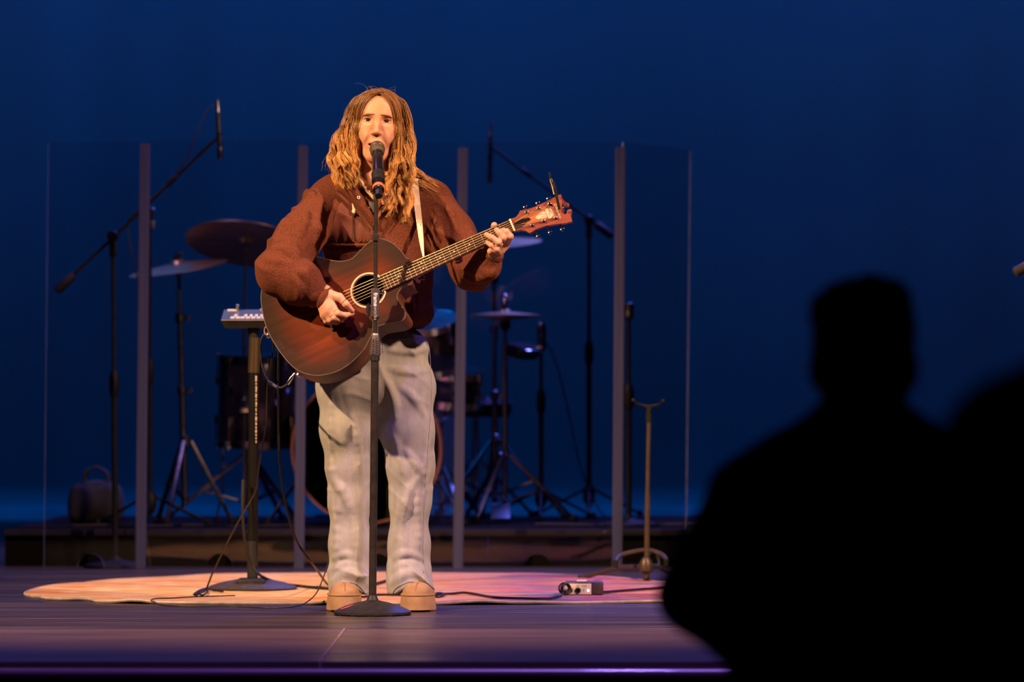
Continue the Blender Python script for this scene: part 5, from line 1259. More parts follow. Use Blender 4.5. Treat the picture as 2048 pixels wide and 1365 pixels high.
# ---------------- hands
def hand_mesh(sdf): return sdf.mesh(0.0018, 0.012)
SR = SDF()
wr = P(646, 589, 13.165)
kn = [P(664, 611, 13.138), P(659, 618, 13.136), P(653, 625, 13.142), P(648, 631, 13.155)]
SR.add(cap(P(632, 583, 13.18), wr, 0.026, 0.024), 0)
for p, r_ in zip(kn, (0.0135, 0.0135, 0.0130, 0.0120)): SR.add(cap(wr, p, 0.022, r_), 0.02)
SR.chain([kn[0], P(675, 627, 13.122), P(690, 631, 13.135), P(705, 627.5, 13.150)], [0.0115, 0.0100, 0.0088, 0.0066], 0.005, 0.008)
SR.chain([kn[1], P(668, 636, 13.126), P(682, 640, 13.150), P(690, 636, 13.178)], [0.0115, 0.0100, 0.0088, 0.0070], 0.003, 0.008)
SR.chain([kn[2], P(660, 641, 13.138), P(673, 645, 13.165), P(681, 641, 13.190)], [0.0110, 0.0096, 0.0084, 0.0068], 0.003, 0.008)
SR.chain([kn[3], P(652, 643, 13.155), P(662, 647, 13.185), P(670, 643, 13.20)], [0.0100, 0.0086, 0.0076, 0.0062], 0.003, 0.008)
SR.chain([P(652, 587, 13.15), P(679, 595, 13.132), P(692, 608.5, 13.126), P(705, 621.5, 13.140)], [0.0170, 0.0130, 0.0108, 0.0070], 0.006, 0.010)
Vr, Fr = hand_mesh(SR)
SL_ = SDF()
wl = P(984, 513, 13.215)
SL_.add(cap(P(976, 528, 13.225), wl, 0.024, 0.022), 0)
mc = [P(1011, 491, 13.190), P(1006, 495, 13.185), P(1001, 499, 13.180), P(996, 504, 13.178)]
for p in mc: SL_.add(cap(wl, p, 0.019, 0.0115), 0.014)
SL_.chain([mc[0], P(1020, 473, 13.128), P(1013, 463.5, 13.125), P(1007, 461, 13.145)], [0.0118, 0.0112, 0.0100, 0.0084], 0.004, 0.006)
SL_.chain([mc[1], P(1006, 476, 13.118), P(999, 465.5, 13.118), P(993, 460, 13.142)], [0.0115, 0.0108, 0.0096, 0.0082], 0.004, 0.006)
SL_.chain([mc[2], P(997, 485, 13.115), P(984, 475.5, 13.118), P(972.5, 469.5, 13.142)], [0.0112, 0.0102, 0.0092, 0.0078], 0.004, 0.006)
SL_.chain([mc[3], P(993, 499, 13.125), P(983, 491, 13.122), P(974.5, 485.5, 13.145)], [0.0105, 0.0096, 0.0084, 0.0072], 0.004, 0.006)
SL_.chain([wl, P(986, 482, 13.235), P(988, 463, 13.225), P(988.5, 451, 13.200)], [0.0180, 0.0145, 0.0120, 0.0105], 0.010)
SL_.chain([P(986, 512, 13.19), P(981, 503, 13.165)], [0.014, 0.011], 0.01)
Vl, Fl = hand_mesh(SL_)

# ---------------- hidden rest of the body, one figure from neck to ankles
SBd = SDF()
sh = [P(655, 398, 13.5), P(868, 402, 13.5)]; elb = [P(557, 548, 13.19), P(944, 540, 13.36)]
SBd.add(ell(P(757, 450, 13.5), (0.15, 0.085, 0.16)), 0).add(ell(P(757, 600, 13.5), (0.13, 0.085, 0.16)), 0.08).add(ell(P(752, 715, 13.5), (0.15, 0.095, 0.11)), 0.06)
SBd.add(cap(P(755, 345, 13.485), P(755, 400, 13.49), 0.052, 0.07), 0.05)
for i, w_ in enumerate((wr, wl)):
    mid_ = (P(596, 478, 13.285), P(905, 470, 13.46))[i]
    SBd.add(cap(sh[i], mid_, 0.045, 0.04), 0.04); SBd.add(cap(mid_, elb[i], 0.04, 0.038), 0.03); SBd.add(cap(elb[i], w_, 0.036, 0.024), 0.02)
for xk in ((697, 697, 699), (808, 818, 822)):
    SBd.add(cap(P(xk[0], 770, 13.5), P(xk[1], 960, 13.48), 0.075, 0.05), 0.05); SBd.add(cap(P(xk[1], 960, 13.48), P(xk[2], 1180, 13.5), 0.05, 0.034), 0.02)
Vb, Fb = SBd.mesh(0.009)
allV = np.concatenate([Vhw, Vr, Vl, Vb]); o1 = len(Vhw); o2 = o1 + len(Vr); o3 = o2 + len(Vl)
allF = np.concatenate([Fh, Fr + o1, Fl + o2, Fb + o3])
hand_c = np.array([0.62, 0.33, 0.22])
allC = np.concatenate([ch, np.repeat(hand_c[None], len(Vr) + len(Vl), 0), np.repeat(base_skin[None], len(Vb), 0)])
def fuse(chunks, name, mt, parent):
    """union of overlapping solids into one closed surface; colours carried over by nearest point"""
    allV = np.concatenate([c[0] for c in chunks]); allC = np.concatenate([c[2] for c in chunks])
    obs = []
    for V_, F_, C_ in chunks:
        me = bpy.data.meshes.new('tmp'); me.from_pydata(V_.tolist(), [], F_.tolist()); me.update()
        o_ = bpy.data.objects.new('tmp', me); COL.objects.link(o_); obs.append(o_)
    for o_ in obs[1:]:
        md = obs[0].modifiers.new('u', 'BOOLEAN'); md.operation = 'UNION'; md.object = o_
        try: md.solver = 'MANIFOLD'
        except Exception: md.solver = 'EXACT'
    me = bpy.data.meshes.new_from_object(obs[0].evaluated_get(bpy.context.evaluated_depsgraph_get()))
    V2 = np.array([tuple(v.co) for v in me.vertices]); F2 = [tuple(p_.vertices) for p_ in me.polygons]
    for o_ in obs: bpy.data.objects.remove(o_)
    if len(V2) < 0.4 * len(allV): return None
    from mathutils.kdtree import KDTree
    kd = KDTree(len(allV))
    for i_, v_ in enumerate(allV): kd.insert(v_, i_)
    kd.balance()
    C2 = np.array([allC[kd.find(v_)[1]] for v_ in V2])
    return mk(name, V2, F2, mt, parent, col=C2)
rep = lambda c_, n_: np.repeat(c_[None], n_, 0)
body = fuse([(Vb, Fb, rep(base_skin, len(Vb))), (Vhw, Fh[:, ::-1], ch), (Vr, Fr, rep(hand_c, len(Vr))), (Vl, Fl, rep(hand_c, len(Vl)))], 'body', m_skin, singer)
if body is None: body = mk('body', allV, allF, m_skin, singer, col=allC); print('FUSE FAILED')
hb = bvh_of(Vh, Fh)
# eyes, brows, lashes
m_eye = mat('eye_white', (0.7, 0.66, 0.62), 0.15, var=[(0.66, 0.62, 0.58), (0.72, 0.68, 0.64)], vscale=(60, 60, 60))
m_iris = mat('iris_dark', (0.03, 0.02, 0.012), 0.1, var=[(0.02, 0.013, 0.008), (0.045, 0.03, 0.018)], vscale=(300, 300, 300))
m_lash = mat('lash_hair', (0.08, 0.035, 0.02), 0.8, spec=0.1, var=[(0.06, 0.026, 0.015), (0.1, 0.045, 0.025)], vscale=(300, 90, 300))
m_brow = mat('brow_hair', (0.36, 0.17, 0.1), 0.9, spec=0.05, var=[(0.30, 0.14, 0.08), (0.44, 0.21, 0.13)], vscale=(300, 90, 300))
for s in (-1, 1):
    c = hl(s * 0.0315, 0.0705, 0.0)
    ey = MB().ball(c, 0.0122, 12).build('eye', m_eye, body)
    d_ = (HM @ Vector((0.03 * s * -1, 1, -0.06))).normalized()
    MB().lathe([(0.0066, 0.0104), (0.0060, 0.0114), (0.0035, 0.0126), (0.0005, 0.0129)], c, d_, 18).build('iris', m_iris, body)
    def onface(x_, z_, lift):
        h_ = hb.ray_cast(Vector((x_, 0.3, z_)), Vector((0, -1, 0)))[0]; return hl(x_, (h_.y if h_ is not None else 0.07) + lift, z_)
    lash = [onface(s * (0.0315 + x_), 0.0046 - (x_ - 0.001) ** 2 * 26, 0.0006) for x_ in (-0.011, -0.006, 0, 0.006, 0.012)]
    MB().tube(lash, [0.0005, 0.0010, 0.0013, 0.0013, 0.0006], 6).build('eyelashes', m_lash, body)
    bp_ = [(0.0100, 0.0168), (0.016, 0.0174), (0.024, 0.0176), (0.033, 0.0172), (0.041, 0.0150), (0.0475, 0.0112)]
    MB().tube([onface(s * x_, z_, 0.0004) for x_, z_ in bp_], [0.0016, 0.0028, 0.0030, 0.0026, 0.0020, 0.0009], 8).build('eyebrow', m_brow, body)
m_teeth = mat('teeth', (0.7, 0.62, 0.5), 0.3, var=[(0.66, 0.58, 0.47), (0.74, 0.66, 0.54)], vscale=(200, 50, 50))
MB().tube([hl(x_, 0.0815 - x_ * x_ * 30, -0.0765) for x_ in (-0.016, -0.008, 0, 0.008, 0.016)], 0.0032, 8).build('teeth', m_teeth, body)
# nails and rings
m_nail = mat('nail', (0.78, 0.5, 0.4), 0.25, var=[(0.74, 0.46, 0.37), (0.8, 0.53, 0.43)], vscale=(90, 90, 90))
m_gold = mat('gold', (0.85, 0.6, 0.25), 0.25, 1.0, var=[(0.8, 0.55, 0.22), (0.9, 0.65, 0.3)], vscale=(60, 60, 60))
MB().ball(P(703.5, 619.5, 13.1345), 0.0046, 8, (1.1, 0.5, 0.9)).build('thumb_nail', m_nail, body)
def ringon(a, b, f, r_): a = Vector(a); b = Vector(b); MB().ring(a.lerp(b, f), b - a, r_, 0.0011, 24, 6).build('ring', m_gold, body)
ringon(kn[0], P(675, 627, 13.122), 0.8, 0.0108); ringon(P(679, 595, 13.132), P(692, 608.5, 13.126), 0.7, 0.0120)
ringon(kn[1], P(668, 636, 13.126), 0.8, 0.0108); ringon(mc[2], P(997, 485, 13.115), 0.75, 0.0115)

# ---------------- fleece pullover
J = SDF()
J.add(ell(P(757, 455, 13.5), (0.185, 0.118, 0.175)), 0)
J.add(cap(P(690, 392, 13.5), P(825, 396, 13.5), 0.072, 0.072), 0.06)
J.add(ell(P(760, 560, 13.495), (0.178, 0.120, 0.17)), 0.08)
J.add(ell(P(768, 628, 13.49), (0.168, 0.118, 0.072)), 0.05)
J.add(cap(P(655, 402, 13.5), P(596, 478, 13.285), 0.073, 0.073), 0.06)
J.add(cap(P(596, 478, 13.285), P(560, 548, 13.195), 0.071, 0.076), 0.05)
J.add(cap(P(560, 545, 13.195), P(602, 567, 13.175), 0.077, 0.068), 0.03)
J.add(cap(P(602, 567, 13.175), P(630, 586, 13.165), 0.068, 0.047), 0.03)
J.add(cap(P(634, 588, 13.17), P(644, 594, 13.165), 0.036, 0.034), 0.012)
J.add(cap(P(866, 404, 13.5), P(905, 470, 13.46), 0.073, 0.07), 0.06)
J.add(cap(P(905, 470, 13.46), P(944, 536, 13.36), 0.07, 0.074), 0.05)
J.add(cap(P(944, 538, 13.35), P(972, 528, 13.25), 0.072, 0.056), 0.03)
J.add(cap(P(980, 520, 13.225), P(984, 513, 13.215), 0.034, 0.030), 0.018)
# collar stand around the neck
ncol = 10
for k in range(ncol):
    a0 = math.radians(-60 + 300 * k / ncol); a1 = math.radians(-60 + 300 * (k + 1) / ncol)
    cp = lambda a_: P(756, 362, 13.485) + Vector((math.cos(a_) * 0.085, math.sin(a_) * 0.07, 0.012 + 0.014 * math.sin(a_)))
    J.add(cap(cp(a0), cp(a1), 0.020, 0.020), 0.015)
# neck opening
J.sub(cap(P(756, 320, 13.45), P(757, 372, 13.455), 0.066, 0.056), 0.015)
J.sub(cap(P(752, 360, 13.36), P(752, 412, 13.345), 0.040, 0.012), 0.015)
# sleeve ends are open
J.sub(cap(P(646, 595.5, 13.163), P(658, 602, 13.16), 0.024, 0.028), 0.006)
J.sub(cap(P(985, 510, 13.212), P(990, 500, 13.205), 0.021, 0.026), 0.006)
wx0 = P(757, 455, 13.5)
def jpost(X, Y, Z, d):
    w1_ = 1.6 * (1 - np.abs(np.sin(15 * X + 2.2 * np.sin(9 * Z + 1.0) + 5 * Y + 6 * Z))) ** 2 * np.abs(np.sin(11 * Z + 2 * np.sin(9 * X + 2.0))) - 0.5
    w2_ = 1.8 * (1 - np.abs(np.sin(20 * Z + 13 * X + 1.4 * np.sin(11 * X + 8 * Y)))) ** 2 * np.abs(np.sin(13 * X - 9 * Z + 0.7)) - 0.4
    arm = np.clip((np.abs(X - wx0.x) - 0.16) / 0.08, 0, 1)
    low = np.clip((1.02 - Z) / 0.05, 0, 1) * np.clip((Z - 0.90) / 0.02, 0, 1)
    d = d - 0.0058 * w1_ - (0.0050 * arm + 0.001) * w2_
    # gathered hem
    hz_ = P(0, 657, 13.49).z
    d = np.maximum(d, (hz_ - Z))
    d = d - 0.003 * np.sin(55 * X + 60 * Y) * np.clip((hz_ + 0.06 - Z) / 0.06, 0, 1) * np.clip(1 - arm, 0, 1)
    return d
J.post = jpost
def folds(S_, lines, h, k=0.016):
    """raised creases laid on the surface of an implicit garment, tapering to nothing at both ends"""
    V_, F_ = S_.mesh(h); tree = bvh_of(V_, F_); ins = []
    for pts_, r_ in lines:
        c_ = []
        for p_ in cat([Vector((*q_, 0)) for q_ in pts_], 4):
            h_ = tree.ray_cast(CAM, ray(p_.x, p_.y))
            if h_[0] is not None: c_.append(h_[0] + ray(p_.x, p_.y) * (r_ * 0.55))
        n_ = len(c_)
        if n_ < 3: continue
        rr = [r_ * (0.15 + 0.85 * math.sin(math.pi * (q_ + 0.5) / n_) ** 0.7) for q_ in range(n_)]
        cc2 = [v_ + (c_[q_] - v_) * 0 + Vector((0, (r_ - rr[q_]) * 0.9, 0)) for q_, v_ in enumerate(c_)]
        for q_ in range(n_ - 1): ins.append((cap(cc2[q_], cc2[q_ + 1], rr[q_], rr[q_ + 1]), k, 1))
    # creases go in before the cut-outs
    first = next((q_ for q_, o_ in enumerate(S_.ops) if o_[2] < 0), len(S_.ops))
    S_.ops[first:first] = ins
folds(J, [([(534, 484), (560, 480), (586, 494), (596, 514)], 0.013), ([(540, 500), (564, 500), (584, 512), (590, 526)], 0.011), ([(532, 522), (558, 524), (590, 534)], 0.010), ([(566, 440), (556, 470), (548, 495)], 0.009),
          ([(640, 398), (634, 450), (628, 500)], 0.012), ([(615, 420), (606, 455), (598, 480)], 0.009), ([(604, 545), (616, 562), (614, 590)], 0.008), ([(585, 555), (598, 575), (596, 600)], 0.008),
          ([(868, 415), (877, 465), (872, 510)], 0.012), ([(897, 420), (911, 458), (914, 490)], 0.010), ([(924, 548), (950, 560), (984, 546)], 0.010), ([(905, 520), (924, 550), (914, 574)], 0.010), ([(965, 535), (978, 548), (990, 540)], 0.008),
          ([(800, 420), (815, 450), (818, 490)], 0.009), ([(845, 600), (858, 620), (856, 645)], 0.009)], 0.010)
Vj, Fj = J.mesh(0.0045)
jacket = mk('pullover', Vj, Fj, m_fleece, singer)
jb = bvh_of(Vj, Fj)
TS = SDF().add(ell(P(756, 452, 13.5), (0.17, 0.100, 0.17)), 0).add(cap(P(756, 372, 13.488), P(756, 400, 13.49), 0.062, 0.085), 0.04)
TS.sub(cap(P(756, 320, 13.46), P(756, 368, 13.45), 0.058, 0.052), 0.006)
Vt, Ft = TS.mesh(0.006); tee = mk('tee_shirt', Vt, Ft, m_tee, singer)
bb = BVHTree.FromPolygons([tuple(v) for v in np.concatenate([Vj, Vt])], [tuple(int(i) for i in f) for f in np.concatenate([Fj, Ft + len(Vj)])])
def piece(name, poly, off, th, mt, parent=jacket, step=4.0, puff=0.0, wave=None, pl=5.0, tree=None):
    V_, F_ = drape(poly, tree or bb, off, th, step, puff, pl, wave, dmax=13.5); return mk(name, V_, F_, mt, parent, smooth='auto')
piece('collar_flap', [(698, 338), (686, 350), (673, 362), (669, 371), (673, 381), (688, 391), (706, 408), (728, 432), (746, 455), (752, 452), (748, 434), (736, 412), (722, 388), (712, 370), (706, 352)], 0.012, 0.016, m_fleece, puff=0.008)
piece('collar_flap', [(766, 372), (785, 369), (806, 371), (815, 382), (815, 402), (806, 404), (790, 401), (774, 405), (762, 413), (756, 420), (754, 408), (760, 390)], 0.016, 0.014, m_fleece, puff=0.010)
piece('collar_facing', [(672, 381), (688, 391), (706, 408), (728, 432), (746, 456), (744, 461), (724, 438), (702, 414), (684, 397), (670, 386)], 0.014, 0.008, m_nylon)
piece('collar_facing', [(756, 420), (762, 413), (774, 405), (790, 401), (806, 404), (806, 408), (790, 406), (776, 410), (764, 418), (757, 426)], 0.018, 0.007, m_nylon)
piece('tee_collar', [(716, 352), (724, 360), (736, 371), (752, 381), (770, 388), (771, 401), (757, 404), (745, 398), (733, 385), (722, 371), (714, 360)], 0.006, 0.006, m_tee, parent=tee, puff=0.003)
piece('tee_print', [(737, 403), (750, 405), (753, 424), (746, 431), (739, 417)], 0.004, 0.003, mat('grey_print', (0.08, 0.07, 0.075), 0.7, var=[(0.06, 0.052, 0.056), (0.1, 0.09, 0.095)], vscale=(40, 40, 40)), parent=tee)
pleat = lambda x_, y_: 0.0022 * math.sin((x_ - 700) * 0.36) * max(0, (y_ - 405) / 85) + (0.002 * math.sin(x_ * 0.9) if y_ > 480 else 0)
piece('chest_pocket', [(684, 401), (676, 413), (668, 436), (661, 462), (656, 486), (680, 488), (715, 488), (744, 488), (747, 466), (738, 452), (722, 434), (704, 416)], 0.002, 0.005, m_nylon, puff=0.006, wave=pleat, step=3.5, pl=9)
piece('pocket_hem', [(655, 485), (680, 487), (715, 487), (745, 487), (745, 494), (715, 495), (680, 494), (654, 493)], 0.006, 0.006, m_fleece, puff=0.003)
m_zip = mat('dark_zip', (0.02, 0.013, 0.01), 0.4, 0.3, var=[(0.014, 0.01, 0.008), (0.03, 0.02, 0.015)], vscale=(200, 200, 200))
piece('zip', [(706.3, 428), (708.3, 428), (708.4, 478), (706.4, 478)], 0.015, 0.002, m_zip, step=2.0)
piece('zip_pull', [(703.5, 407), (706, 408), (708.5, 414), (711, 420), (709.5, 426), (706, 427), (703, 423), (705, 419), (704.5, 413)], 0.020, 0.004, m_cream, step=2.0)
m_snap = mat('snap_silver', (0.75, 0.7, 0.66), 0.5, 0.9, var=[(0.7, 0.65, 0.6), (0.8, 0.75, 0.7)], vscale=(90, 90, 90))
for (x_, y_, r_) in ((689, 375, 0.0036), (717, 395.5, 0.0042), (772.5, 390, 0.0028), (802, 391.5, 0.0026), (738, 417, 0.0026)):
    h_ = bb.ray_cast(CAM, ray(x_, y_))[0]; d_ = ray(x_, y_)
    MB().ring(h_ - d_ * (0.0375 if x_ != 738 else 0.004), -d_, r_, 0.0013, 18, 6).build('snap', m_snap, jacket)
for (a_, b_) in ((P(640, 592, 13.168), P(650, 597.5, 13.162)), (P(981, 517, 13.22), P(986, 508, 13.21))):
    d_ = (b_ - a_)
    r0_ = 0.034 if a_.x < P(800, 0, 13.2).x else 0.029
    MB().lathe([(r0_ + 0.000, -0.012), (r0_ + 0.006, -0.006), (r0_ + 0.007, 0.006), (r0_ + 0.003, 0.013), (r0_ - 0.004, 0.014), (r0_ - 0.006, 0.0)], b_, d_, 28).build('cuff', m_fleece, jacket)

# ---------------- jeans
Jn = SDF()
Jn.add(ell(P(757, 700, 13.5), (0.168, 0.112, 0.10)), 0)
Jn.add(ell(P(751, 775, 13.5), (0.189, 0.122, 0.10)), 0.06)
legs = {-1: [(694, 775, 0.092), (694, 860, 0.086), (696, 935, 0.070), (698, 1000, 0.065), (700, 1090, 0.0655), (700, 1150, 0.066), (699, 1196, 0.067)],
        1: [(812, 775, 0.090), (815, 860, 0.082), (819, 935, 0.072), (820, 1000, 0.063), (818, 1090, 0.060), (819, 1150, 0.064), (821, 1196, 0.069)]}
for s in (-1, 1):
    lg = legs[s]
    for i in range(len(lg) - 1):
        Jn.add(cap(P(lg[i][0], lg[i][1], 13.49), P(lg[i + 1][0], lg[i + 1][1], 13.48), lg[i][2], lg[i + 1][2]), 0.035 if i else 0.05)
for xx in (699, 821): Jn.add(ell(P(xx, 1172, 13.445), (0.064, 0.062, 0.055)), 0.04)      # cloth stacked over the shoe
zc0 = P(752, 820, 13.5).z; xL = P(752, 0, 13.5).x
def jnpost(X, Y, Z, d):
    # stretched vertical folds, finer bunching near the ankles
    w1_ = 1.8 * (1 - np.abs(np.sin(22 * X + 0.9 * np.sin(6 * Z + 2) + 12 * Y + 2.2 * Z))) ** 2.2 * np.abs(np.sin(3.6 * Z + 1.2 * np.sin(11 * X) + 0.4)) - 0.4
    w2_ = 1.8 * (1 - np.abs(np.sin(40 * Z + 16 * np.abs(X - xL) + 1.4 * np.sin(26 * X + 9 * Z)))) ** 2 * np.abs(np.sin(15 * X + 10 * Y + 6 * Z + 1)) - 0.4
    ank = np.clip((0.17 - Z) / 0.09, 0, 1); hip = np.clip((Z - 0.62) / 0.1, 0, 1); knee = np.exp(-((Z - 0.42) / 0.09) ** 2)
    d = d - 0.0045 * w1_ - (0.0080 * ank + 0.0018 * hip + 0.0018 * knee + 0.0003) * w2_
    # waistband top and hems
    zt__ = P(0, 652, 13.5).z; d = np.maximum(d, Z - zt__)
    # hem arches over the shoe front
    xa = np.where(X < xL, P(696, 0, 13.4).x, P(826, 0, 13.4).x)
    hem = 0.050 + 0.034 * np.exp(-((X - xa) / 0.038) ** 2) * np.clip((0.13 - Y) / 0.03, 0, 1)
    d = np.maximum(d, hem - Z)
    return d
Jn.post = jnpost
for xx in (699, 821): Jn.sub(cap(P(xx, 1130, 13.49), P(xx, 1230, 13.49), 0.050, 0.056), 0.006)   # hems are open cloth
folds(Jn, [([(662, 900), (669, 955), (688, 986), (708, 1032)], 0.013), ([(704, 1030), (712, 1080), (708, 1130)], 0.009), ([(678, 1005), (674, 1080), (680, 1140)], 0.010), ([(666, 800), (662, 860), (666, 905)], 0.009), ([(700, 830), (713, 885), (718, 940)], 0.010),
           ([(840, 948), (820, 980), (802, 1030), (794, 1088)], 0.013), ([(832, 975), (835, 1040), (838, 1100)], 0.010), ([(806, 895), (826, 922), (842, 948)], 0.009), ([(851, 880), (848, 930), (848, 990)], 0.009), ([(790, 870), (800, 910), (806, 950)], 0.009),
           ([(774, 700), (812, 704), (850, 700)], 0.007), ([(776, 738), (815, 746), (856, 742)], 0.009), ([(796, 772), (826, 795), (846, 835)], 0.010), ([(776, 765), (790, 800), (795, 840)], 0.009),
           ([(666, 1166), (688, 1150), (712, 1152), (734, 1172)], 0.013), ([(670, 1142), (698, 1130), (728, 1144)], 0.010), ([(668, 1118), (690, 1110), (716, 1118)], 0.007),
           ([(784, 1168), (808, 1152), (834, 1150), (858, 1170)], 0.013), ([(788, 1142), (820, 1130), (850, 1146)], 0.010), ([(792, 1116), (815, 1108), (842, 1118)], 0.007)], 0.010)
Vn, Fn = Jn.mesh(0.0048)
jeans = mk('jeans', Vn, Fn, m_denim, singer)
nb = bvh_of(Vn, Fn)
def seam(pts, r_, mt=m_denimseam, name='seam', off=0.0005):
    out = []
    for p in cat([Vector((*p, 0)) for p in pts], 8):
        h_ = nb.ray_cast(CAM, ray(p.x, p.y))[0]
        if h_ is not None and h_.y < 0.5: out.append(h_ - ray(p.x, p.y) * off)
    if len(out) > 2: MB().tube(out, r_, 6, sq=0.6).build(name, mt, jeans)
seam([(859, 700), (863, 780), (856, 900), (849, 1000), (846, 1100), (851, 1170)], 0.0016)
seam([(768, 672), (765, 690), (766, 708)], 0.0014)
seam([(777, 680), (815, 677), (858, 676)], 0.0018)
seam([(665, 1190), (680, 1172), (696, 1166), (712, 1169), (727, 1184), (733, 1194)], 0.0028, name='hem'); seam([(784, 1194), (792, 1178), (812, 1167), (828, 1165), (845, 1172), (860, 1186)], 0.0028, name='hem')

# ---------------- platform clogs
for (xc, s) in ((692, -1), (829, 1)):
    c0 = P(xc, 1225, 13.3); X0 = c0.x; Y0 = 13.3 + CAMY - 0.006        # toe tip
    yaw = math.radians(-5 * s)
    def rot(x_, y_): return (X0 + x_ * math.cos(yaw) - y_ * math.sin(yaw), Y0 + x_ * math.sin(yaw) + y_ * math.cos(yaw))
    def plan(t): # t angle -> outline of a sole, toe at y=0, heel at y=.27
        a_ = 2 * math.pi * t; x_ = math.cos(a_); y_ = math.sin(a_)
        wdt = 0.0565 if y_ < 0 else 0.046
        return (math.copysign(abs(x_) ** 0.75, x_) * (wdt - 0.006 * max(0, y_) * 0), 0.135 + math.copysign(abs(y_) ** 0.8, y_) * 0.135)
    ol = [plan(i / 56) for i in range(56)]
    V_ = []; prof = [(1.0, 0.0, 0.002), (1.05, 0.0, 0.006), (1.02, 0.0, 0.025), (0.975, 0.0, 0.046), (0.94, 0, 0.052)]
    for sc_, _, z_ in prof:
        for (x_, y_) in ol:
            q_ = rot(x_ * sc_, 0.135 + (y_ - 0.135) * (1 + (sc_ - 1) * 0.5)); V_.append((q_[0], q_[1], z_ + (0.010 * max(0, (0.05 - y_) / 0.05) ** 2 if z_ < 0.004 else 0)))
    n_ = 56; F_ = [(i * n_ + k, i * n_ + (k + 1) % n_, (i + 1) * n_ + (k + 1) % n_, (i + 1) * n_ + k) for i in range(4) for k in range(n_)] + [tuple(range(n_ - 1, -1, -1)), tuple(4 * n_ + k for k in range(n_))]
    U = SDF()
    def r3(x_, y_, z_): q_ = rot(x_, y_); return (q_[0], q_[1], z_)
    U.add(ell(r3(0, 0.070, 0.054), (0.0480, 0.066, 0.034), Matrix.Rotation(yaw, 3, 'Z')), 0).add(ell(r3(0, 0.125, 0.056), (0.047, 0.075, 0.038), Matrix.Rotation(yaw, 3, 'Z')), 0.02).add(ell(r3(0, 0.20, 0.062), (0.044, 0.068, 0.034), Matrix.Rotation(yaw, 3, 'Z')), 0.03)
    U.post = lambda X, Y, Z, d: np.maximum(d, 0.046 - Z)
    Vu, Fu = U.mesh(0.004)
    shoe = mk('shoe', Vu, Fu, m_suede, singer)
    mk('platform_sole', V_, F_, m_suede, shoe, smooth='auto')
    MB().tube([(*rot(x_ * 0.935, 0.135 + (y_ - 0.135) * 0.965), 0.0535) for x_, y_ in ol], 0.0042, 8, closed=True).build('welt', m_suede, shoe)
    ub = bvh_of(Vu, Fu); sm = []
    for k in range(9):
        q_ = rot(0.002 * s, 0.010 + 0.075 * k / 8); h_ = ub.ray_cast(Vector((q_[0], q_[1], 0.3)), Vector((0, 0, -1)))[0]
        if h_ is not None: sm.append(h_ + Vector((0, 0, 0.0006)))
    if len(sm) > 2: MB().tube(sm, 0.0018, 6).build('toe_seam', m_suededark, shoe)

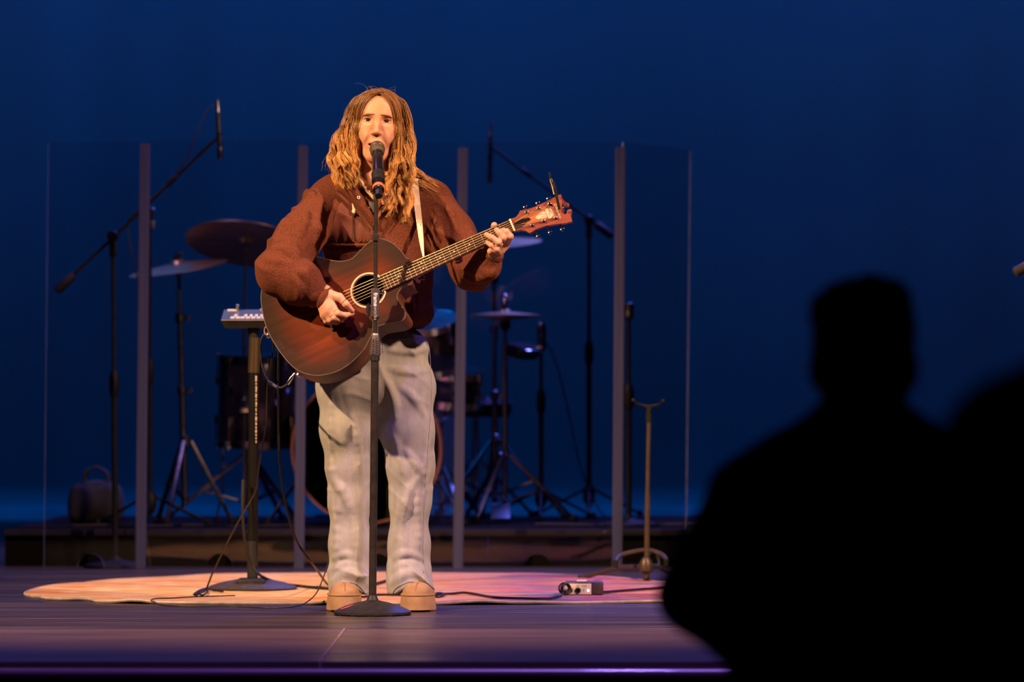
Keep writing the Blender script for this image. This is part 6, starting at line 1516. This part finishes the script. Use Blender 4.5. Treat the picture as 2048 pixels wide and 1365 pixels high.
# ---------------- hair
rng = np.random.RandomState(11)
def spline(P_, K):
    c = np.array([tuple(v) for v in cat([Vector(tuple(q_)) for q_ in P_], 10)])
    L_ = np.concatenate([[0], np.cumsum(np.linalg.norm(np.diff(c, axis=0), axis=1))]); t = np.linspace(0, L_[-1], K)
    return np.stack([np.interp(t, L_, c[:, k_]) for k_ in range(3)], 1), t
def hair_locks(NC, NS, s, kind):
    """NC wavy locks of NS strands each on side s; kind 'face' frames the forehead and cheeks"""
    K = 36; out = []; shade = []; rad = []
    for ic in range(NC):
        a = rng.rand() if kind != 'face' else rng.rand() * 0.25
        lay = (ic + rng.rand()) / NC
        if kind == 'face':
            e_ = 0.016 * lay
            pts_ = [(s * 0.002, 0.060 - 0.03 * a, 0.088 + 0.008 * a + 0.004), (s * (0.024 + e_ * 0.4), 0.072 - 0.02 * lay, 0.076 + e_ * 1.2), (s * (0.042 + e_), 0.070 - 0.018 * lay, 0.058 + e_ * 1.2), (s * (0.053 + e_), 0.060 - 0.014 * lay, 0.034 + e_ * 0.6),
                    (s * (0.0595 + e_), 0.055 - 0.01 * lay, 0.0), (s * (0.0625 + e_), 0.052, -0.042), (s * (0.060 + e_ * 1.6), 0.050, -0.085), (s * (0.053 + e_ * 2.2), 0.046, -0.125)]
            zend = -0.17 - 0.06 * rng.rand() - (0.07 if s > 0 else 0.0); pts_ += [(s * (0.052 + e_ * 2.4), 0.060, 0.5 * (zend - 0.125)), (s * (0.046 + e_ * 2.2 + 0.01 * rng.randn()), 0.078, zend)]
        else:
            y0 = 0.052 - 0.130 * a; z0 = 0.101 - 0.02 * max(0, y0) / 0.052 - max(0, -0.03 - y0) * 0.3
            dep = 0.050 - 0.120 * a
            outw = 0.070 + 0.036 * lay
            lo = (0.062 + 0.088 * lay) if s < 0 else (0.058 + 0.064 * lay)
            pts_ = [(s * 0.002, y0, z0 + 0.006 + 0.004 * lay), (s * 0.030, y0 * 0.95, z0 - 0.006 + 0.010 * lay), (s * (0.058 + 0.012 * lay), 0.5 * (y0 + dep), 0.058 + 0.016 * lay), (s * (outw - 0.010), dep, 0.030), (s * outw, dep * 0.95, -0.010), (s * (0.5 * (outw + lo) + 0.004), dep * 0.95, -0.062), (s * lo, dep + 0.008, -0.118)]
            if s < 0:
                zend = -0.150 - 0.085 * rng.rand() ** 0.8; xe = 0.050 + (0.152 - 0.05) * lay * (0.99 if zend > -0.19 else 0.72); ye = dep + 0.03 + 0.03 * (1 - a)
            else:
                zend = -0.17 - 0.17 * rng.rand() ** 0.9; xe = 0.024 + (0.132 - 0.024) * lay; ye = dep + 0.045 + 0.045 * (1 - a)
                if a < 0.6 and zend < -0.22: ye = max(ye, 0.088)
            if s > 0 and ic % 11 == 0: xe = 0.165 + 0.05 * rng.rand(); zend = -0.185 - 0.03 * rng.rand(); ye = 0.0
            pts_ += [(s * 0.5 * (lo + xe), 0.5 * (dep + ye), 0.5 * (-0.118 + zend)), (s * xe, ye, zend)]
        c, t = spline(pts_, K); u = t / t[-1]
        if kind == 'face':
            for k_ in range(K):
                if c[k_, 2] > -0.10:
                    h_ = hb.ray_cast(Vector((c[k_, 0], 0.3, c[k_, 2])), Vector((0, -1, 0)))[0]
                    if h_ is not None: c[k_, 1] = max(c[k_, 1], h_.y + 0.003 + 0.004 * lay)
        wl_ = 0.070 + 0.035 * rng.rand(); ph = rng.rand() * 6.28; am = (0.004 + 0.0055 * rng.rand()) * np.clip((u - 0.25) / 0.35, 0, 1)
        if kind == 'face': am = am * np.clip((u - 0.45) / 0.3, 0.25, 1)
        c[:, 0] += am * np.sin(2 * np.pi * t / wl_ + ph); c[:, 1] += am * 0.9 * np.cos(2 * np.pi * t / wl_ + ph)
        tone = 0.45 + 0.75 * rng.rand()
        for k_ in range(NS):
            of = rng.randn(3) * np.array([0.0042, 0.0042, 0.0016]); sp_ = np.interp(u, [0, 0.15, 0.55, 1.0], [1.3, 1.2, 1.0, 0.45])[:, None]
            q_ = c + of * sp_
            ph2 = rng.rand() * 6.28
            q_[:, 0] += 0.0013 * np.sin(2 * np.pi * t / 0.031 + ph2) * np.clip(u - 0.2, 0, 1); q_[:, 1] += 0.0013 * np.cos(2 * np.pi * t / 0.027 + ph2) * np.clip(u - 0.2, 0, 1)
            if rng.rand() < 0.18: q_[-10:] += (rng.randn(3) * np.array([0.010, 0.006, 0.006]))[None] * (np.linspace(0, 1, 10) ** 2)[:, None]
            ctr = np.array([0, -0.012, 0.030]); e = np.sqrt((q_[:, 0] / 0.077) ** 2 + ((q_[:, 1] + 0.012) / 0.096) ** 2 + ((q_[:, 2] - 0.030) / 0.078) ** 2)
            m__ = (e < 1) & (q_[:, 2] > -0.01); q_[m__] = ctr + (q_[m__] - ctr) / e[m__][:, None]
            out.append(q_)
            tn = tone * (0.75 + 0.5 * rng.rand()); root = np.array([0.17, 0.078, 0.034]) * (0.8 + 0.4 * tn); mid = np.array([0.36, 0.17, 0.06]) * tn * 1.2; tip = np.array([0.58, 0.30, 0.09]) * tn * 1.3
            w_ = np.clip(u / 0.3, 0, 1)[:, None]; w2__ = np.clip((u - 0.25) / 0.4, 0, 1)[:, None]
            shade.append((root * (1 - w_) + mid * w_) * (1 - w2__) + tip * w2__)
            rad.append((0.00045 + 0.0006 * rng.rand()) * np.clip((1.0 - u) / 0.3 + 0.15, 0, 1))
    return np.array(out), np.array(shade), np.array(rad)
parts_ = [hair_locks(66, 30, -1, 'n'), hair_locks(66, 30, 1, 'n'), hair_locks(14, 30, -1, 'face'), hair_locks(14, 30, 1, 'face')]
Cc = np.concatenate([p[0] for p in parts_]); Sh = np.concatenate([p[1] for p in parts_]); Rd = np.concatenate([p[2] for p in parts_])
N_, K_ = Cc.shape[:2]
W = Cc @ Rn.T + np.array(hO)
# lift strands off the pullover: push towards the hall where they would sink in
def strand_mesh(W, Rd, Sh, n=3):
    N_, K_ = W.shape[:2]
    T = np.gradient(W, axis=1); T /= np.linalg.norm(T, axis=2, keepdims=True) + 1e-9
    ref = np.zeros_like(T); ref[..., 1] = 1; A_ = np.cross(T, ref); A_ /= np.linalg.norm(A_, axis=2, keepdims=True) + 1e-9; B_ = np.cross(T, A_)
    ang = 2 * np.pi * np.arange(n) / n
    V_ = W[:, :, None, :] + Rd[:, :, None, None] * (A_[:, :, None, :] * np.cos(ang)[None, None, :, None] + B_[:, :, None, :] * np.sin(ang)[None, None, :, None])
    idx = np.arange(N_ * K_ * n).reshape(N_, K_, n); nx_ = np.roll(idx, -1, 2)
    F_ = np.stack([idx[:, :-1], nx_[:, :-1], nx_[:, 1:], idx[:, 1:]], -1).reshape(-1, 4)
    C_ = np.repeat(Sh[:, :, None, :], n, 2).reshape(-1, 3)
    return V_.reshape(-1, 3), F_, C_
for i in range(N_):
    for k_ in range(14, K_):
        q_ = W[i, k_]
        if q_[2] < hO.z - 0.13:
            h_ = jb.ray_cast(Vector((q_[0], q_[1] - 0.4, q_[2])), Vector((0, 1, 0)), 0.6)[0]
            if h_ is not None and h_.y - 0.004 < q_[1]: W[i, k_, 1] = h_.y - 0.004 - 0.006 * ((i * 7) % 10) / 10
Vs, Fs_, Cs = strand_mesh(W, Rd, Sh)
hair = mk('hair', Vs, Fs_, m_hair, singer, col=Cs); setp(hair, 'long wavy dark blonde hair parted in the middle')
# under-volume so no scalp shows through
HS = SDF()
HS.add(ell((0, -0.016, 0.034), (0.076, 0.094, 0.076)), 0)
for s in (-1, 1):
    HS.add(cap((s * 0.064, -0.012, 0.03), (s * 0.082, -0.004, -0.07), 0.026, 0.027), 0.03)
    HS.add(cap((s * 0.082, -0.004, -0.07), (s * (0.095 if s < 0 else 0.088), 0.004, -0.13), 0.027, 0.025), 0.03)
HS.add(cap((0, -0.06, 0.0), (0, -0.062, -0.15), 0.06, 0.05), 0.04)
HS.sub(ell((0, 0.085, -0.018), (0.056, 0.088, 0.092)), 0.008)
HS.sub(cap((0, 0.01, -0.05), (0, 0.02, -0.2), 0.055, 0.055), 0.01)
Vv, Fv = HS.mesh(0.004, 0.01)
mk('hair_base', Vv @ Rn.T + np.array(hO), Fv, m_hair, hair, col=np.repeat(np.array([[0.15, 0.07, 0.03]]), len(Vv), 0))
# stray flyaways
fl_ = []; fs2 = []; fr2 = []
for i in range(46):
    s = -1 if i % 2 else 1
    if i < 8: st_ = np.array([0.03 * rng.randn(), 0.0, 0.104]); en = st_ + np.array([0.02 * rng.randn(), 0, 0.016 * rng.rand() + 0.004])
    elif i < 30: st_ = np.array([0.10, 0.04, -0.15]); en = np.array([0.15 + 0.09 * rng.rand(), 0.05, -0.17 - 0.09 * rng.rand()])
    else: st_ = np.array([s * 0.10, 0.03, -0.02 - 0.1 * rng.rand()]); en = st_ + np.array([s * 0.03 * rng.rand(), 0, -0.05 * rng.rand()])
    u = np.linspace(0, 1, 12)[:, None]; c = st_ * (1 - u) + en * u; c[:, 2:3] += 0.012 * np.sin(u * 3.1) * rng.rand(); c[:, 0:1] += 0.0012 * np.sin(u * 5 + i)
    fl_.append(c); fs2.append(np.repeat(np.array([[0.42, 0.22, 0.08]]), 12, 0)); fr2.append(np.linspace(0.00028, 0.00012, 12))
Vf, Ff, Cf = strand_mesh(np.array(fl_) @ Rn.T + np.array(hO), np.array(fr2), np.array(fs2), 3)
mk('stray_hairs', Vf, Ff, m_hair, hair, col=Cf)

# ---------------- strap
sp = []
for (xl, xr, y_) in ((823, 836, 362), (824, 838, 380), (828, 841, 410), (832, 844, 440), (837, 847, 475), (842, 848, 500), (846, 849, 516)):
    row = []
    for x_ in (xl, xr):
        h_ = jb.ray_cast(CAM, ray(x_, y_))[0]; dd__ = (h_.y - CAMY) if h_ is not None else 13.36
        f_ = max(0, (y_ - 440) / 76); dd__ = dd__ * (1 - f_) + 13.27 * f_
        row.append(P(x_, y_, dd__ - 0.010))
    sp.append(row)
# over the shoulder to the back
t0 = sp[0]; back = []
for (dx_, dy_, dz_) in ((0.0, 0.05, 0.03), (-0.01, 0.11, 0.028), (-0.03, 0.17, -0.03), (-0.06, 0.20, -0.15)):
    back.append([t0[0] + Vector((dx_ - 0.006, dy_, dz_)), t0[1] + Vector((dx_ + 0.012, dy_, dz_))])
rows = back[::-1] + sp
strap = thing('guitar_strap', rows[-1][0], 'cream webbing strap running over the singer\'s shoulder to the guitar', 'strap')
V_ = []; 
for r_ in rows: V_ += [r_[0], r_[1], r_[0] + Vector((0, 0.003, 0)), r_[1] + Vector((0, 0.003, 0))]
F_ = []
for i in range(len(rows) - 1):
    a = i * 4; b_ = a + 4
    F_ += [(a, a + 1, b_ + 1, b_), (a + 2, b_ + 2, b_ + 3, a + 3), (a, b_, b_ + 2, a + 2), (a + 1, a + 3, b_ + 3, b_ + 1)]
mk('webbing', V_, F_, m_strap, strap, smooth=False)
MB().tube(cat([rows[-1][0], on_plane(847, 530, -0.03), on_plane(846, 548, -0.06), on_plane(838, 560, -0.06)], 5), 0.003, 8).build('end_cord', m_rubber, strap)
MB().ring(on_plane(847, 556, -0.045), (0.3, -1, 0), 0.006, 0.0014, 18, 6).build('buckle_ring', m_steel, strap)
# ================================================================== AUDIENCE
FZ = -0.88
m_dk1 = mat('charcoal_shirt', (0.02, 0.02, 0.022), 0.9, spec=0.1, var=[(0.015,) * 3, (0.026,) * 3], vscale=(20, 20, 20))
m_dk2 = mat('black_trousers', (0.015, 0.015, 0.017), 0.9, spec=0.1, var=[(0.012,) * 3, (0.019,) * 3], vscale=(20, 20, 20))
m_dkhair = mat('dark_hair', (0.02, 0.014, 0.01), 0.7, spec=0.2, var=[(0.012, 0.009, 0.007), (0.028, 0.02, 0.014)], vscale=(90, 90, 30), bump=((120, 120, 50), 0.7, 0.01))
m_skin2 = mat('audience_skin', (0.45, 0.24, 0.16), 0.55, var=[(0.42, 0.22, 0.15), (0.48, 0.26, 0.18)], vscale=(40, 40, 40))
def spectator(cx, cy, top, label, yaw=0.0, elbow_out=0.315, wide=1.0, head_dx=0.0):
    """standing figure seen from behind, hands joined in front of the belt"""
    H = top - FZ; hz0 = top - 0.118
    t = thing('person', (cx, cy, FZ), label, 'person')
    p = lambda x_, y_, z_: (cx + x_ * math.cos(yaw) - y_ * math.sin(yaw), cy + x_ * math.sin(yaw) + y_ * math.cos(yaw), z_)
    hx = head_dx
    B_ = SDF()
    B_.add(ell(p(hx, 0.0, hz0), (0.074, 0.093, 0.108)), 0)
    B_.add(ell(p(hx, 0.05, hz0 - 0.055), (0.055, 0.055, 0.06)), 0.04)                       # jaw, facing the stage
    B_.add(cap(p(hx, 0.095, hz0 + 0.0), p(hx, 0.113, hz0 - 0.03), 0.009, 0.012), 0.012)     # nose
    for s in (-1, 1):
        B_.add(ell(p(hx + s * 0.079, 0.0, hz0 - 0.025), (0.009, 0.018, 0.03)), 0.008)          # ears
        B_.sub(ell(p(hx + s * 0.032, 0.105, hz0 + 0.005), (0.016, 0.014, 0.010)), 0.01)
        B_.add(ell(p(hx + s * 0.032, 0.082, hz0 + 0.004), (0.012, 0.012, 0.011)), 0.004)
    B_.add(cap(p(hx - 0.02, 0.095, hz0 - 0.066), p(hx + 0.02, 0.095, hz0 - 0.066), 0.006, 0.006), 0.006)
    B_.add(cap(p(hx, -0.02, hz0 - 0.05), p(0, -0.02, hz0 - 0.2), 0.062, 0.07), 0.04)
    shz = top - 0.335
    B_.add(cap(p(-0.10, -0.01, shz), p(0.10, -0.01, shz), 0.068, 0.068), 0.06)
    B_.add(ell(p(0, 0, shz - 0.22), (0.16 * wide, 0.10, 0.26)), 0.06); B_.add(ell(p(0, 0, shz - 0.50), (0.165 * wide, 0.11, 0.14)), 0.06)
    el = []; wrs = []
    for s in (-1, 1):
        S_ = p(s * 0.160 * wide, -0.01, shz - 0.030); E_ = p(s * (elbow_out - 0.068), 0.10, shz - 0.175); W_ = p(s * 0.07, 0.25, shz - 0.37)
        el.append((S_, E_, W_))
        B_.add(cap(S_, E_, 0.05, 0.04), 0.04); B_.add(cap(E_, W_, 0.04, 0.027), 0.02)
        # hand with curled fingers, closed over the other
        C_ = p(s * 0.045, 0.27, shz - 0.395); B_.add(cap(W_, C_, 0.025, 0.026), 0.02)
        for k in range(4):
            a_ = p(s * 0.045, 0.285, shz - 0.375 - 0.018 * k); b_ = p(-s * 0.005, 0.305 + 0.006 * s, shz - 0.385 - 0.017 * k); c_ = p(-s * 0.030, 0.285 + 0.008 * s, shz - 0.388 - 0.016 * k)
            B_.add(cap(a_, b_, 0.0095, 0.0088), 0.004); B_.add(cap(b_, c_, 0.0088, 0.0075), 0.004)
        B_.add(cap(p(s * 0.06, 0.27, shz - 0.37), p(s * 0.015, 0.292, shz - 0.345), 0.012, 0.009), 0.008)
        hp = p(s * 0.085, 0, FZ + 0.86); kn_ = p(s * 0.10, 0.02, FZ + 0.47); an_ = p(s * 0.11, 0, FZ + 0.09)
        B_.add(cap(hp, kn_, 0.08, 0.055), 0.05); B_.add(cap(kn_, an_, 0.053, 0.037), 0.02)
        B_.add(cap(an_, p(s * 0.125, 0.12, FZ + 0.035), 0.036, 0.026), 0.02)
    V_, F_ = B_.mesh(0.0075); mk('body', V_, F_, m_skin2, t)
    Hh = SDF().add(ell(p(hx, -0.012, hz0 + 0.022), (0.083, 0.098, 0.098)), 0).add(ell(p(hx - 0.03, 0.02, hz0 + 0.068), (0.055, 0.07, 0.036)), 0.03).add(ell(p(hx + 0.03, -0.02, hz0 + 0.085), (0.045, 0.06, 0.034)), 0.02)
    Hh.add(cap(p(hx - 0.04, -0.075, hz0 - 0.05), p(hx + 0.04, -0.075, hz0 - 0.05), 0.025, 0.025), 0.03)
    Hh.sub(ell(p(hx, 0.105, hz0 - 0.035), (0.085, 0.075, 0.085)), 0.01)
    Hh.post = lambda X, Y, Z, d: d - 0.004 * np.sin(90 * X + 40 * Z) * np.sin(80 * Y + 60 * Z)
    V_, F_ = Hh.mesh(0.006); mk('hair', V_, F_, m_dkhair, t)
    T_ = SDF()
    T_.add(cap(p(-0.085, -0.01, shz + 0.0), p(0.085, -0.01, shz + 0.0), 0.085, 0.085), 0)
    T_.add(cap(p(0, -0.022, shz + 0.09), p(0, -0.02, shz + 0.04), 0.072, 0.11), 0.08)
    T_.add(ell(p(0, 0, shz - 0.20), (0.215 * wide, 0.13, 0.30)), 0.10).add(ell(p(0, 0, shz - 0.46), (0.190 * wide, 0.135, 0.17)), 0.08)
    for (S_, E_, W_) in el:
        T_.add(cap(S_, E_, 0.080, 0.074), 0.07); Wm = tuple(np.array(E_) * 0.12 + np.array(W_) * 0.88); T_.add(cap(E_, Wm, 0.072, 0.044), 0.02)
    T_.post = lambda X, Y, Z, d: d - 0.004 * np.sin(30 * X + 20 * Z) * np.sin(35 * Z + 14 * Y)
    V_, F_ = T_.mesh(0.009); mk('shirt', V_, F_, m_dk1, t)
    Q_ = SDF().add(ell(p(0, 0, FZ + 0.90), (0.17 * wide, 0.12, 0.12)), 0)
    for s in (-1, 1):
        Q_.add(cap(p(s * 0.088, 0, FZ + 0.86), p(s * 0.10, 0.02, FZ + 0.47), 0.092, 0.07), 0.04); Q_.add(cap(p(s * 0.10, 0.02, FZ + 0.47), p(s * 0.11, 0, FZ + 0.10), 0.068, 0.06), 0.02)
    V_, F_ = Q_.mesh(0.012); mk('trousers', V_, F_, m_dk2, t)
    for s in (-1, 1):
        U_ = SDF().add(cap(p(s * 0.112, -0.05, FZ + 0.045), p(s * 0.13, 0.16, FZ + 0.042), 0.044, 0.042), 0)
        U_.post = lambda X, Y, Z, d: np.maximum(d, (FZ + 0.021) - Z)
        V_, F_ = U_.mesh(0.008); mk('shoe', V_, F_, m_rubber, t)
    return t
a = P(1727, 556, 6.6)
spectator(a.x, a.y, a.z, 'dark figure standing in the audience with back turned, whole head in view', wide=1.08, elbow_out=0.315)
b = P(2300, 900, 4.75)
spectator(b.x, b.y, 0.965, 'dark shoulder of a nearer spectator cut by the right edge', wide=1.08, elbow_out=0.33)
